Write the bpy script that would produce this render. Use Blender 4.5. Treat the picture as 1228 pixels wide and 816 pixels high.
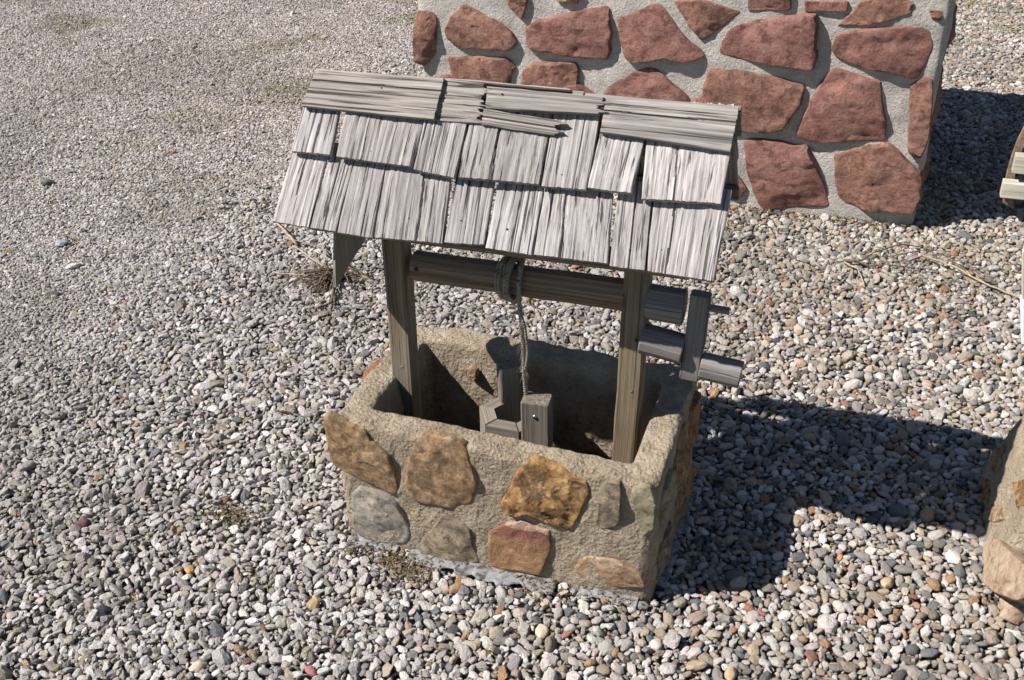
import bpy, bmesh, math, random
import numpy as np
from mathutils import Vector, Matrix, noise
from mathutils.geometry import delaunay_2d_cdt
for o in list(bpy.data.objects): bpy.data.objects.remove(o)
S = bpy.context.scene
C = S.collection
R = math.radians
random.seed(7)

# ------------------------------------------------------------------ camera
F, PITCH, ROLL, YAW = 1298.9, 0.5446, 0.0261, -0.3405
CAM = Vector((0.7287, -1.8647, 1.8792))
fwd = Vector((math.sin(YAW)*math.cos(PITCH), math.cos(YAW)*math.cos(PITCH), -math.sin(PITCH)))
rt = Vector((math.cos(YAW), -math.sin(YAW), 0.0))
dn = -rt.cross(fwd)
rt2 = math.cos(ROLL)*rt + math.sin(ROLL)*dn
dn2 = -math.sin(ROLL)*rt + math.cos(ROLL)*dn
cd = bpy.data.cameras.new('camera'); cam = bpy.data.objects.new('camera', cd); C.objects.link(cam)
M = Matrix((( rt2.x, -dn2.x, -fwd.x, CAM.x), (rt2.y, -dn2.y, -fwd.y, CAM.y), (rt2.z, -dn2.z, -fwd.z, CAM.z), (0, 0, 0, 1)))
cam.matrix_world = M
cd.sensor_width = 36.0; cd.lens = F/1228*36.0; cd.clip_start = 0.05; cd.clip_end = 500
S.camera = cam

# ------------------------------------------------------------------ light
SUN = Vector((0.82, 0.465, -1.0)).normalized()          # the way the light travels
W = bpy.data.worlds.new('World'); S.world = W; W.use_nodes = True
nt = W.node_tree; bg = nt.nodes['Background']
sky = nt.nodes.new('ShaderNodeTexSky'); sky.sky_type = 'NISHITA'; sky.sun_disc = False
sky.sun_elevation = math.asin(-SUN.z); sky.sun_rotation = math.atan2(-SUN.x, -SUN.y)
sky.air_density = 1.0; sky.dust_density = 0.0; sky.altitude = 200
nt.links.new(sky.outputs[0], bg.inputs[0]); bg.inputs[1].default_value = 0.05
sl = bpy.data.lights.new('sun', 'SUN'); sl.energy = 5.0; sl.angle = R(0.55); sl.color = (1.0, 0.95, 0.888)
so = bpy.data.objects.new('sun', sl); C.objects.link(so); so.location = (-3, -2, 6)
so.rotation_euler = SUN.to_track_quat('-Z', 'Y').to_euler()
S.view_settings.view_transform = 'Standard'; S.view_settings.look = 'None'
S.view_settings.gamma = 1.0; S.view_settings.exposure = 0.82

# ------------------------------------------------------------------ helpers
def ray(px):
    return rt2*((px[0]-614)/F) + dn2*((px[1]-408)/F) + fwd
def at(px, p0, n):
    """where the photograph's point px meets the plane through p0 with normal n"""
    d = ray(px); n = Vector(n); return CAM + d*((Vector(p0)-CAM).dot(n)/d.dot(n))
def ground(px, z=0.0): return at(px, (0, 0, z), (0, 0, 1))

def tag(o, label=None, cat=None, group=None, kind=None):
    if label: o['label'] = label
    if cat: o['category'] = cat
    if group: o['group'] = group
    if kind: o['kind'] = kind
    return o
def thing(name, label, cat, loc=(0, 0, 0), group=None):
    o = bpy.data.objects.new(name, None); C.objects.link(o); o.location = loc
    o.empty_display_size = 0.1
    return tag(o, label, cat, group)
def mesh_obj(name, verts, faces, mat, parent=None, smooth=True, mw=None):
    me = bpy.data.meshes.new(name); me.from_pydata([tuple(v) for v in verts], [], faces); me.update()
    if smooth: me.polygons.foreach_set('use_smooth', [True]*len(me.polygons))
    me.materials.append(mat)
    o = bpy.data.objects.new(name, me); C.objects.link(o)
    if mw is not None: o.matrix_world = mw
    if parent:
        o.parent = parent
        # parents are empties or meshes placed by location only, or already placed objects
        o.matrix_parent_inverse = world_of(parent).inverted()
    return o
_world = {}
def world_of(o):
    m = Matrix.LocRotScale(o.location, o.rotation_euler, o.scale)
    if o.parent: m = world_of(o.parent) @ o.matrix_parent_inverse @ m
    return m
def fix_normals(o):
    bm = bmesh.new(); bm.from_mesh(o.data); bmesh.ops.recalc_face_normals(bm, faces=bm.faces); bm.to_mesh(o.data); bm.free()
def auto_sharp(o, deg=35):
    bm = bmesh.new(); bm.from_mesh(o.data)
    bmesh.ops.recalc_face_normals(bm, faces=bm.faces)
    for e in bm.edges:
        if len(e.link_faces) == 2 and e.calc_face_angle(0) > R(deg): e.smooth = False
    bm.to_mesh(o.data); bm.free()
def fbm(p, o=4): return noise.fractal(p, 1.0, 2.0, o, noise_basis='PERLIN_ORIGINAL')

# ------------------------------------------------------------------ materials
class NT:
    def __init__(s, name):
        s.m = bpy.data.materials.new(name); s.m.use_nodes = True; s.t = s.m.node_tree
        s.b = s.t.nodes['Principled BSDF']; s.b.inputs['Specular IOR Level'].default_value = 0.25
    def n(s, kind, **kw):
        x = s.t.nodes.new('ShaderNode'+kind)
        for k, v in kw.items():
            if k in x.inputs: x.inputs[k].default_value = v
            else: setattr(x, k, v)
        return x
    def l(s, a, b): s.t.links.new(a, b)
    def coord(s, scale=(1, 1, 1), rnd=True, src='Object'):
        tc = s.n('TexCoord'); mp = s.n('Mapping'); mp.inputs['Scale'].default_value = scale
        s.l(tc.outputs[src], mp.inputs[0])
        if rnd:
            oi = s.n('ObjectInfo'); mm = s.n('Math', operation='MULTIPLY'); mm.inputs[1].default_value = 57.0
            s.l(oi.outputs['Random'], mm.inputs[0])
            cx = s.n('CombineXYZ'); s.l(mm.outputs[0], cx.inputs[0]); s.l(mm.outputs[0], cx.inputs[2])
            s.l(cx.outputs[0], mp.inputs['Location'])
        return mp.outputs[0]
    def noise(s, vec, scale, detail=6, rough=.6, dist=0):
        x = s.n('TexNoise', Scale=scale, Detail=detail, Roughness=rough, Distortion=dist)
        s.l(vec, x.inputs['Vector']); return x.outputs['Fac']
    def ramp(s, fac, stops):
        x = s.n('ValToRGB'); e = x.color_ramp.elements
        e[0].position, e[0].color = stops[0][0], (*stops[0][1], 1)
        e[1].position, e[1].color = stops[-1][0], (*stops[-1][1], 1)
        for p, c in stops[1:-1]:
            q = e.new(p); q.color = (*c, 1)
        s.l(fac, x.inputs[0]); return x.outputs[0]
    def mix(s, fac, a, b, mode='MIX'):
        x = s.n('Mix', data_type='RGBA', blend_type=mode)
        for i, v in ((0, fac), (6, a), (7, b)):
            if hasattr(v, 'links'): s.l(v, x.inputs[i])
            elif i == 0: x.inputs[i].default_value = v
            else: x.inputs[i].default_value = (*v, 1)
        return x.outputs[2]
    def math(s, op, a, b=0.0):
        x = s.n('Math', operation=op)
        for i, v in ((0, a), (1, b)):
            if hasattr(v, 'links'): s.l(v, x.inputs[i])
            else: x.inputs[i].default_value = v
        return x.outputs[0]
    def bump(s, h, dist, strength=1.0, prev=None):
        x = s.n('Bump', Strength=strength, Distance=dist); s.l(h, x.inputs['Height'])
        if prev is not None: s.l(prev, x.inputs['Normal'])
        return x.outputs[0]
    def done(s, col, rough=.85, nrm=None):
        if hasattr(col, 'links'): s.l(col, s.b.inputs['Base Color'])
        else: s.b.inputs['Base Color'].default_value = (*col, 1)
        if hasattr(rough, 'links'): s.l(rough, s.b.inputs['Roughness'])
        else: s.b.inputs['Roughness'].default_value = rough
        if nrm is not None: s.l(nrm, s.b.inputs['Normal'])
        return s.m

def wood(name, dark, mid, light, tint, crack=.5, fine=150):
    """weathered wood, grain along each piece's own Y axis"""
    k = NT(name)
    v1 = k.coord((1, .018, 1)); v2 = k.coord((1, .010, 1)); v3 = k.coord((1, .25, 1))
    g = k.noise(v1, fine, 6, .75, .05); broad = k.noise(v2, 45, 5, .7, .05); blot = k.noise(v3, 14, 4, .6)
    c = k.ramp(g, [(.30, dark), (.47, mid), (.68, light)])
    c = k.mix(k.ramp(broad, [(.36, (.42,)*3), (.47, (0,)*3)]), c, dark)
    c = k.mix(k.ramp(blot, [(.42, (0, 0, 0)), (.70, (.55, .55, .55))]), c, tint)
    cr = k.ramp(k.noise(v2, 105, 3, .6, .05), [(.36, (crack, crack, crack)), (.42, (0, 0, 0))])
    c = k.mix(cr, c, tuple(x*.35 for x in dark))
    oi = k.n('ObjectInfo'); hv = k.n('HueSaturation'); k.l(c, hv.inputs['Color'])
    mr = k.n('MapRange'); mr.inputs[3].default_value = .76; mr.inputs[4].default_value = 1.14
    k.l(oi.outputs['Random'], mr.inputs[0]); k.l(mr.outputs[0], hv.inputs['Value'])
    rn = k.math('FRACT', k.math('MULTIPLY', oi.outputs['Random'], 7.31))
    k.l(k.mix(k.math('MULTIPLY', rn, .20), c, k.mix(1.0, c, (1.0, .86, .70), 'MULTIPLY')), hv.inputs['Color'])
    b = k.bump(broad, .004, .6); b = k.bump(g, .0016, .9, b); b = k.bump(k.math('SUBTRACT', 1.0, cr), .004, .8, b)
    return k.done(hv.outputs[0], .82, b)

def mortar(name, a, b_, c_, grit=1.0):
    k = NT(name); v = k.coord((1, 1, 1), rnd=False)
    big = k.noise(v, 13, 8, .72); mid = k.noise(v, 48, 8, .75); fine = k.noise(v, 170, 5, .8)
    c = k.ramp(big, [(.38, a), (.50, b_), (.62, c_)])
    c = k.mix(k.ramp(fine, [(.38, (.5, .5, .5)), (.48, (0, 0, 0))]), c, tuple(x*.5 for x in a))
    c = k.mix(k.ramp(fine, [(.55, (0,)*3), (.66, (.4,)*3)]), c, tuple(min(.8, x*1.2) for x in c_))
    c = k.mix(k.ramp(mid, [(.56, (0, 0, 0)), (.72, (.5, .5, .5))]), c, tuple(min(1, x*1.25) for x in c_))
    vor = k.n('TexVoronoi', Scale=120.0); k.l(v, vor.inputs['Vector']); grit_ = k.noise(v, 95, 3, .6)
    n1 = k.bump(big, .03*grit, .5); n1 = k.bump(mid, .020*grit, 1.0, n1); n1 = k.bump(fine, .008*grit, 1.0, n1)
    n1 = k.bump(grit_, .011*grit, .8, n1); n1 = k.bump(vor.outputs['Distance'], .004*grit, .6, n1)
    return k.done(c, .95, n1)

def rock(name, a, b_, c_, stain, stainamt=.5, sc=1.0):
    k = NT(name); v = k.coord((1, 1, 1))
    big = k.noise(v, 15*sc, 8, .70, .3); mid = k.noise(v, 42*sc, 8, .72, .2); fine = k.noise(v, 150*max(sc, .7), 6, .8)
    st = k.noise(v, 19*sc, 6, .6, 1.2)
    c = k.ramp(big, [(.33, a), (.52, b_), (.66, c_)])
    c = k.mix(k.ramp(st, [(.50, (0, 0, 0)), (.60, (stainamt,)*3)]), c, stain)
    c = k.mix(k.ramp(mid, [(.40, (.75,)*3), (.47, (0, 0, 0))]), c, tuple(x*.5 for x in a))
    c = k.mix(k.ramp(mid, [(.54, (0,)*3), (.61, (.5,)*3)]), c, tuple(x*1.2 for x in c_))
    c = k.mix(k.ramp(fine, [(.36, (.35,)*3), (.56, (0, 0, 0))]), c, tuple(x*.5 for x in a))
    n1 = k.bump(big, .020/sc, .35); n1 = k.bump(mid, .012/sc, .8, n1); n1 = k.bump(fine, .006, .9, n1)
    return k.done(c, .9, n1)

MW_shake = wood('weathered_shake_wood', (.080, .070, .067), (.290, .270, .266), (.52, .49, .48), (.26, .25, .262), .85)
MW_ridge = wood('weathered_ridge_wood', (.075, .066, .060), (.230, .212, .197), (.40, .37, .345), (.18, .168, .158), .9, 130)
MW_post = wood('weathered_post_wood', (.080, .058, .035), (.175, .135, .086), (.265, .22, .150), (.18, .19, .17), .45, 120)
MW_beam = wood('weathered_beam_wood', (.095, .063, .042), (.20, .143, .098), (.28, .215, .155), (.17, .125, .09), .45, 120)
MW_grey = wood('weathered_crank_wood', (.08, .075, .074), (.20, .19, .185), (.31, .295, .285), (.17, .16, .153), .6, 120)
MW_pale = wood('pale_bare_wood', (.27, .245, .19), (.42, .39, .32), (.50, .475, .41), (.36, .34, .28), .15, 120)
MW_scrap = wood('dull_scrap_wood', (.16, .15, .13), (.27, .25, .22), (.33, .31, .27), (.22, .21, .18), .2, 90)
MW_bucket = wood('bucket_wood', (.075, .065, .053), (.18, .16, .13), (.29, .26, .215), (.17, .153, .125), .5, 130)
M_well = mortar('tan_well_mortar', (.375, .295, .205), (.46, .374, .272), (.545, .458, .345))
M_wall = mortar('grey_wall_mortar', (.43, .400, .358), (.52, .487, .442), (.59, .555, .51), .55)
M_rocks = {
 'red': rock('red_sandstone', (.225, .105, .084), (.290, .142, .115), (.345, .185, .152), (.29, .17, .135), .4, .55),
 'redbrown': rock('brown_red_sandstone', (.215, .108, .078), (.295, .152, .112), (.38, .22, .168), (.22, .12, .09), .5, .55),
 'ochre': rock('ochre_sandstone', (.20, .11, .05), (.42, .235, .09), (.56, .37, .18), (.085, .058, .036), .8),
 'brown': rock('brown_sandstone', (.21, .13, .07), (.36, .225, .12), (.49, .345, .215), (.10, .085, .06), .6),
 'tanbrown': rock('grey_brown_sandstone', (.17, .14, .10), (.31, .245, .17), (.44, .34, .235), (.12, .10, .08), .7),
 'grey': rock('grey_limestone', (.23, .21, .185), (.36, .33, .285), (.47, .41, .33), (.30, .21, .13), .4),
 'maroon': rock('maroon_and_brown_stone', (.20, .085, .055), (.30, .145, .085), (.40, .20, .12), (.20, .045, .04), .8),
 'green': rock('pale_green_stone', (.25, .215, .135), (.34, .295, .19), (.42, .37, .255), (.20, .20, .12), .4),
 'pink': rock('pink_tan_stone', (.32, .185, .11), (.44, .285, .18), (.56, .42, .30), (.20, .12, .075), .5),
 'palepink': rock('pale_pinkish_stone', (.40, .27, .18), (.50, .37, .26), (.58, .47, .36), (.36, .22, .14), .4),
 'orange': rock('orange_stone', (.28, .12, .06), (.37, .19, .10), (.44, .28, .18), (.28, .12, .07), .5),
}
def k_maroon():
    """brown stone whose upper part is dark red, with a pale vein between"""
    k = NT('two_tone_maroon_stone'); v = k.coord((1, 1, 1), rnd=False)
    big = k.noise(v, 14, 6, .62, .5); mid = k.noise(v, 40, 6, .68, .3); fine = k.noise(v, 240, 5, .7)
    c = k.ramp(big, [(.33, (.16, .09, .05)), (.52, (.30, .17, .09)), (.68, (.40, .25, .14))])
    red = k.ramp(mid, [(.35, (.15, .055, .042)), (.65, (.24, .105, .08))])
    sp = k.n('SeparateXYZ'); k.l(v, sp.inputs[0])
    h = k.math('ADD', sp.outputs[1], k.math('MULTIPLY', big, .05))
    c = k.mix(k.ramp(h, [(.034, (0,)*3), (.052, (.9,)*3)]), c, red)
    c = k.mix(k.ramp(h, [(.078, (0,)*3), (.082, (.8,)*3)]), c, (.42, .28, .21))
    c = k.mix(k.ramp(fine, [(.36, (.35,)*3), (.56, (0, 0, 0))]), c, (.09, .05, .03))
    n1 = k.bump(mid, .012, .7); n1 = k.bump(fine, .0022, .8, n1)
    return k.done(c, .9, n1)
M_rocks['maroon'] = k_maroon()

# pebbles: colour handed to each instance
k = NT('mixed_pebbles'); v = k.coord((1, 1, 1))
at_ = k.n('Attribute', attribute_type='INSTANCER', attribute_name='col')
mott = k.noise(v, 2.2, 5, .65, .4); fine = k.noise(v, 11, 4, .7)
c = k.mix(k.ramp(mott, [(.35, (.5,)*3), (.62, (0,)*3)]), at_.outputs['Color'], (.42, .385, .345), 'MULTIPLY')
c = k.mix(.45, at_.outputs['Color'], c)
c = k.mix(k.ramp(fine, [(.62, (0,)*3), (.72, (.28,)*3)]), c, (.62, .60, .56))
M_peb = k.done(c, .78, k.bump(fine, .05, .35, k.bump(mott, .15, .5)))

def plain_peb(name, a, b_):
    k = NT(name); v = k.coord((1, 1, 1)); m1 = k.noise(v, 60, 5, .6, .5); f1 = k.noise(v, 400, 4, .7)
    return k.done(k.ramp(m1, [(.35, a), (.65, b_)]), .78, k.bump(f1, .001, .5, k.bump(m1, .003, .5)))

k = NT('gravelly_soil'); v = k.coord((1, 1, 1), rnd=False)
vo = k.n('TexVoronoi', Scale=62.0); k.l(v, vo.inputs['Vector']); vo.inputs['Randomness'].default_value = 1
big = k.noise(v, 1.4, 5, .6); f1 = k.noise(v, 130, 5, .7)
cc = k.n('SeparateColor'); k.l(vo.outputs['Color'], cc.inputs[0])
c = k.ramp(cc.outputs[0], [(.05, (.06, .052, .042)), (.5, (.15, .135, .115)), (.95, (.27, .25, .225))])
c = k.mix(k.ramp(vo.outputs['Distance'], [(.35, (0,)*3), (.65, (.7,)*3)]), c, (.04, .033, .025))
c = k.mix(k.ramp(big, [(.5, (0,)*3), (.65, (.35,)*3)]), c, (.17, .155, .09))
inv = k.math('SUBTRACT', 1.0, vo.outputs['Distance'])
M_soil = k.done(c, .95, k.bump(f1, .002, .8, k.bump(inv, .012, .8)))
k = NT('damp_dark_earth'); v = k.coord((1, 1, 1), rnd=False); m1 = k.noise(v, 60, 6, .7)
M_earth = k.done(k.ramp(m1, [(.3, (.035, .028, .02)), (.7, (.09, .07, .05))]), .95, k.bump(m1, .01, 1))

def fibre(name, a, b_, sc=300):
    k = NT(name); v = k.coord((1, 1, 1), rnd=False); m1 = k.noise(v, sc, 4, .7)
    return k.done(k.ramp(m1, [(.3, a), (.7, b_)]), .9, k.bump(m1, .001, .6))
M_rope = fibre('hemp_rope_fibre', (.15, .13, .10), (.40, .36, .30), 500)
M_dead = fibre('dead_stem_fibre', (.045, .032, .022), (.20, .15, .10), 120)
M_deadl = fibre('bleached_stem_fibre', (.20, .155, .105), (.40, .325, .235), 90)
M_moss = fibre('yellow_green_moss', (.10, .09, .022), (.27, .215, .065), 90)
M_litter = fibre('brown_litter', (.05, .035, .02), (.20, .15, .085), 60)
M_grass = fibre('olive_grass', (.085, .09, .024), (.21, .195, .07), 60)
M_steel = NT('galvanised_screw'); M_steel.b.inputs['Metallic'].default_value = 1; M_steel = M_steel.done((.62, .62, .60), .3)
M_rust = fibre('dark_rusty_nail', (.018, .014, .012), (.05, .035, .025), 900)
k = NT('flaking_grey_liner'); v = k.coord((1, 1, 1), rnd=False); m1 = k.noise(v, 45, 6, .65, .6); f1 = k.noise(v, 260, 4, .7)
M_slate = k.done(k.ramp(m1, [(.40, (.06, .055, .05)), (.50, (.19, .188, .188)), (.7, (.30, .30, .305))]), .7, k.bump(f1, .002, .6, k.bump(m1, .006, .6)))
k = NT('white_painted_metal'); v = k.coord((1, 1, 1), rnd=False); m1 = k.noise(v, 30, 5, .6)
M_white = k.done(k.ramp(m1, [(.3, (.72, .73, .74)), (.7, (.80, .81, .82))]), .5)

# ------------------------------------------------------------------ ground sheet
def gz(x, y):
    return .010*noise.noise(Vector((x*1.7, y*1.7, 3.1))) + .005*noise.noise(Vector((x*6, y*6, 9.4)))
xs = sorted(set([-60, -40, -25, -15, -10] + [round(-7+.08*i, 3) for i in range(128)] + [4, 6, 10, 20, 40, 60]))
ys = sorted(set([-60, -30, -15, -6, -3, -1.6] + [round(-1.2+.08*i, 3) for i in range(108)] + [8.5, 11, 16, 30, 60]))
vs = [(x, y, gz(x, y)-.010) for y in ys for x in xs]; nx = len(xs)
fs = [(j*nx+i, j*nx+i+1, (j+1)*nx+i+1, (j+1)*nx+i) for j in range(len(ys)-1) for i in range(nx-1)]
o = mesh_obj('ground', vs, fs, M_soil); tag(o, kind='structure')

# ------------------------------------------------------------------ stones set in a face
def stone_on_plane(px, p0, n, mat, parent, h=.016, sink=.012, seed=0, rough=.35, pts=56, px_is_world=False, edge=.10):
    """a stone with the given outline, standing h proud of the plane (origin p0, normal n)"""
    n = Vector(n).normalized(); up = Vector((0, 0, 1)); up = (up - n*up.dot(n)).normalized(); ax = up.cross(n)
    P = [Vector(q) if px_is_world else at(q, p0, n) for q in px]
    c = sum(P, Vector())/len(P)
    poly = [((p-c).dot(ax), (p-c).dot(up)) for p in P]
    L = []; tot = 0
    for i, a in enumerate(poly):
        b = poly[(i+1) % len(poly)]; d = math.hypot(b[0]-a[0], b[1]-a[1]); L.append(d); tot += d
    out = []; size = tot/6
    for q in range(pts):
        t = tot*q/pts; i = 0
        while t > L[i]: t -= L[i]; i = (i+1) % len(poly)
        a, b = poly[i], poly[(i+1) % len(poly)]; u = t/L[i] if L[i] else 0
        out.append((a[0]+(b[0]-a[0])*u, a[1]+(b[1]-a[1])*u))
    sm = []
    for i in range(pts):                                    # knock the corners off, then chip the edge
        a, b, d = out[i-1], out[i], out[(i+1) % pts]
        x, y = (a[0]+5*b[0]+d[0])/7, (a[1]+5*b[1]+d[1])/7
        e = 1+.026*noise.noise(Vector((x*28, y*28, seed*3.3)))*2 + .02*noise.noise(Vector((x*110, y*110, seed)))
        e *= 1.02; sm.append((x*e, y*e))
    rings = [(1.03, -sink), (1.005, 0), (.995, h*.50), (.98, h*.84), (.955, h*.95), (.90, h*1.0), (.82, h*1.02), (.72, h*1.03), (.6, h*1.03), (.46, h*1.03), (.30, h*1.03), (.15, h*1.03)]
    verts, faces = [], []
    fa = [(Vector((random.uniform(-1, 1), random.uniform(-1, 1))).normalized(), random.uniform(.2, .75), random.uniform(.2, .7)) for _ in range(4)]
    FL = .55
    def top(x, y):
        zz = min(h, .020)*rough*FL*(1.0*noise.noise(Vector((x*14, y*14, seed*7.7))) + .55*noise.noise(Vector((x*44, y*44, seed+5)))+.30*noise.noise(Vector((x*120, y*120, seed+9))))
        for d, off, am in fa:                               # flat broken facets
            t = (x*d.x+y*d.y)/(size*.5) - off
            if t > 0: zz -= t*h*am*1.0
        for q, (f_, th_) in enumerate(((9, .05), (16, .22), (22, .30))):   # flaked ledges
            nn = noise.noise(Vector((x*f_*.8, y*f_*1.3, seed*2.1+q*9)))
            zz -= min(h, .022)*.11*max(0, min(1, (nn-th_)*14))
        return zz
    rings = [(1.03, -sink), (1.005, 0), (.995, h*.50), (.98, h*.84), (.955, h*.95), (.90, h*1.0)]
    for ri, (s, z) in enumerate(rings):
        for i in range(pts):
            x, y = sm[i][0]*s, sm[i][1]*s
            verts.append((x, y, max(z+(top(x, y)*(z/h) if ri >= 2 else 0), .001*ri if ri else z)))
    for r in range(len(rings)-1):
        for i in range(pts):
            j = (i+1) % pts
            faces.append((r*pts+i, r*pts+j, (r+1)*pts+j, (r+1)*pts+i))
    last = (len(rings)-1)*pts
    loop = [Vector((sm[i][0]*.90, sm[i][1]*.90)) for i in range(pts)]; inner = [p*.96 for p in loop]
    def inside(x, y):
        c_ = False
        for i in range(pts):
            p, q = inner[i], inner[i-1]
            if (p.y > y) != (q.y > y) and x < (q.x-p.x)*(y-p.y)/(q.y-p.y)+p.x: c_ = not c_
        return c_
    ext = max(max(abs(p.x), abs(p.y)) for p in loop); gs = max(.0055, ext/13); m = int(ext/gs)+1
    grid = []
    for i in range(-m, m+1):
        for j in range(-m, m+1):
            x, y = (i+.5*(j % 2))*gs, j*gs*.87
            x += gs*.2*noise.noise(Vector((i*3.3, j*7.1, 2))); y += gs*.2*noise.noise(Vector((i*5.3, j*2.1, 8)))
            if inside(x, y): grid.append(Vector((x, y)))
    cv, ce, cf, ov, _, _ = delaunay_2d_cdt(loop+grid, [(i, (i+1) % pts) for i in range(pts)], [], 1, 1e-6)
    mp = []
    for k0, p in enumerate(cv):
        src = [q for q in ov[k0] if q < pts]
        if src: mp.append(last+src[0])
        else:
            mp.append(len(verts)); verts.append((p.x, p.y, max(h+top(p.x, p.y), .004)))
    for f_ in cf: faces.append(tuple(mp[q] for q in f_))
    mw = Matrix(((ax.x, up.x, n.x, c.x), (ax.y, up.y, n.y, c.y), (ax.z, up.z, n.z, c.z), (0, 0, 0, 1)))
    o = mesh_obj('stone', verts, faces, mat, parent, True, mw); auto_sharp(o, 17); return o
def crop(ox, oy, s, pts): return [(ox+x/s, oy+y/s) for x, y in pts]

# ------------------------------------------------------------------ masonry box (closed or open) as one rough mesh
def rrect(x0, x1, y0, y1, r, n_corner=10, step=.012):
    """points round a rounded rectangle, counter-clockwise, same count for the same arguments' ratios"""
    P = []
    cs = [(x1-r, y0+r, -90), (x1-r, y1-r, 0), (x0+r, y1-r, 90), (x0+r, y0+r, 180)]
    for i, (cx, cy, a0) in enumerate(cs):
        for q in range(n_corner+1):
            a = R(a0+90*q/n_corner); P.append((cx+r*math.cos(a), cy+r*math.sin(a)))
        nx_, ny_, na = cs[(i+1) % 4]
        ea = R(a0+90); ex, ey = cx+r*math.cos(ea), cy+r*math.sin(ea)
        fx, fy = nx_+r*math.cos(ea), ny_+r*math.sin(ea)
        m = [46, 28, 46, 28][(i+1) % 4] if False else (28 if i % 2 == 0 else 46)
        m = {0: 28, 1: 46, 2: 28, 3: 46}[i]
        for q in range(1, m): P.append((ex+(fx-ex)*q/m, ey+(fy-ey)*q/m))
    return P

def open_box(name, x0, x1, y0, y1, H, th, mat, parent, ztop=None, amp=.006, seed=0, lean=.0):
    prof = []                                            # (inset from the outer face, height)
    for z in (-.03, 0, .02, .045, .07, .095, .12, .145, .17, .195, .22, .245, .27, .29, .31): prof.append((lean*z*H/.38, z*H/.38))
    e = .016; lb = lean*H
    for a in range(0, 91, 18): prof.append((lb+e-e*math.cos(R(a)), H-e+e*math.sin(R(a))))
    for q in (.3, .5, .7): prof.append((lb+e+(th-2*e)*q, H))
    for a in range(90, -1, -18): prof.append((lb+th-e+e*math.cos(R(a)), H-e+e*math.sin(R(a))))
    for z in (.31, .28, .25, .21, .17, .13, .09, .05, .01): prof.append((lb+th+.004, z*H/.38))
    verts = []; N = None
    for d, z in prof:
        ring = rrect(x0+d, x1-d, y0+d, y1-d, max(.012, .036-d*.30))
        N = len(ring)
        for x, y in ring:
            zz = z + (ztop(x, y)*(z/H) if ztop else 0)
            p = Vector((x, y, zz)); q = p*1.0+Vector((seed, 0, 0))
            dd = amp*(1.3*noise.noise(q*9)+.9*noise.noise(q*24)+.75*noise.noise(q*60)+.5*noise.noise(q*140))
            cx, cy = (x0+x1)/2, (y0+y1)/2
            # push along a rough outward normal
            ux = (x-cx)/((x1-x0)/2); uy = (y-cy)/((y1-y0)/2); nn = Vector((ux**5, uy**5, 0))
            if nn.length > 1e-6: nn.normalize()
            if d > lb+th-.03 and z < H-.03: nn = -nn
            if z >= H-.03: nn = (nn*.4+Vector((0, 0, 1))).normalized()
            if d > lb+th and z < H-.03: dd *= 1.4
            verts.append(p+nn*dd)
    faces = []
    for r in range(len(prof)-1):
        for i in range(N):
            j = (i+1) % N; faces.append((r*N+i, r*N+j, (r+1)*N+j, (r+1)*N+i))
    return mesh_obj(name, verts, faces, mat, parent)

# ------------------------------------------------------------------ small builders
def frame(p, ydir, zdir):
    """matrix at p whose Y runs along ydir and Z near zdir"""
    Y = Vector(ydir).normalized(); Z = Vector(zdir); Z = (Z-Y*Z.dot(Y)).normalized(); X = Y.cross(Z)
    return Matrix(((X.x, Y.x, Z.x, p[0]), (X.y, Y.y, Z.y, p[1]), (X.z, Y.z, Z.z, p[2]), (0, 0, 0, 1)))
def timber(name, a, b, w, t, mat, parent, zdir=(0, 0, 1), bev=.003, wob=.0012, seg=10, seed=None):
    """a sawn piece from a to b, w wide and t thick, edges eased, not quite straight"""
    a, b = Vector(a), Vector(b); L = (b-a).length; sd = random.random()*50 if seed is None else seed
    prof = [(-w/2+bev, -t/2), (w/2-bev, -t/2), (w/2, -t/2+bev), (w/2, t/2-bev), (w/2-bev, t/2), (-w/2+bev, t/2), (-w/2, t/2-bev), (-w/2, -t/2+bev)]
    return sweep_prof(name, prof, L, frame((a+b)/2, b-a, zdir), mat, parent, wob, seg, sd)
def sweep_prof(name, prof, L, mw, mat, parent, wob, seg, sd):
    verts, faces, n = [], [], len(prof)
    ys_ = [-L/2, -L/2+.0025]+[-L/2+L*q/seg for q in range(1, seg)]+[L/2-.0025, L/2]
    for j, y in enumerate(ys_):
        s = .955 if j in (0, len(ys_)-1) else 1
        ox = wob*noise.noise(Vector((y*9, sd, 0)))*2; oz = wob*noise.noise(Vector((y*9, sd, 7)))*2
        for i, (x, z) in enumerate(prof):
            e = wob*noise.noise(Vector((x*60+i, y*30, sd)))
            verts.append((x*s+ox+e, y, z*s+oz+e))
    for j in range(len(ys_)-1):
        for i in range(n):
            q = (i+1) % n; faces.append((j*n+i, (j+1)*n+i, (j+1)*n+q, j*n+q))
    faces.append(tuple(range(n))); faces.append(tuple(range((len(ys_)-1)*n, len(ys_)*n))[::-1])
    o = mesh_obj(name, verts, faces, mat, parent, True, mw); auto_sharp(o, 25); return o
def round_bar(name, a, b, r, mat, parent, sides=8, twist=22.5, wob=.0008, zdir=(0, 0, 1), squash=1.0):
    a, b = Vector(a), Vector(b)
    prof = [(r*math.cos(R(twist)+2*math.pi*i/sides), squash*r*math.sin(R(twist)+2*math.pi*i/sides)) for i in range(sides)]
    return sweep_prof(name, prof, (b-a).length, frame((a+b)/2, b-a, zdir), mat, parent, wob, 8, random.random()*40)
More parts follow.
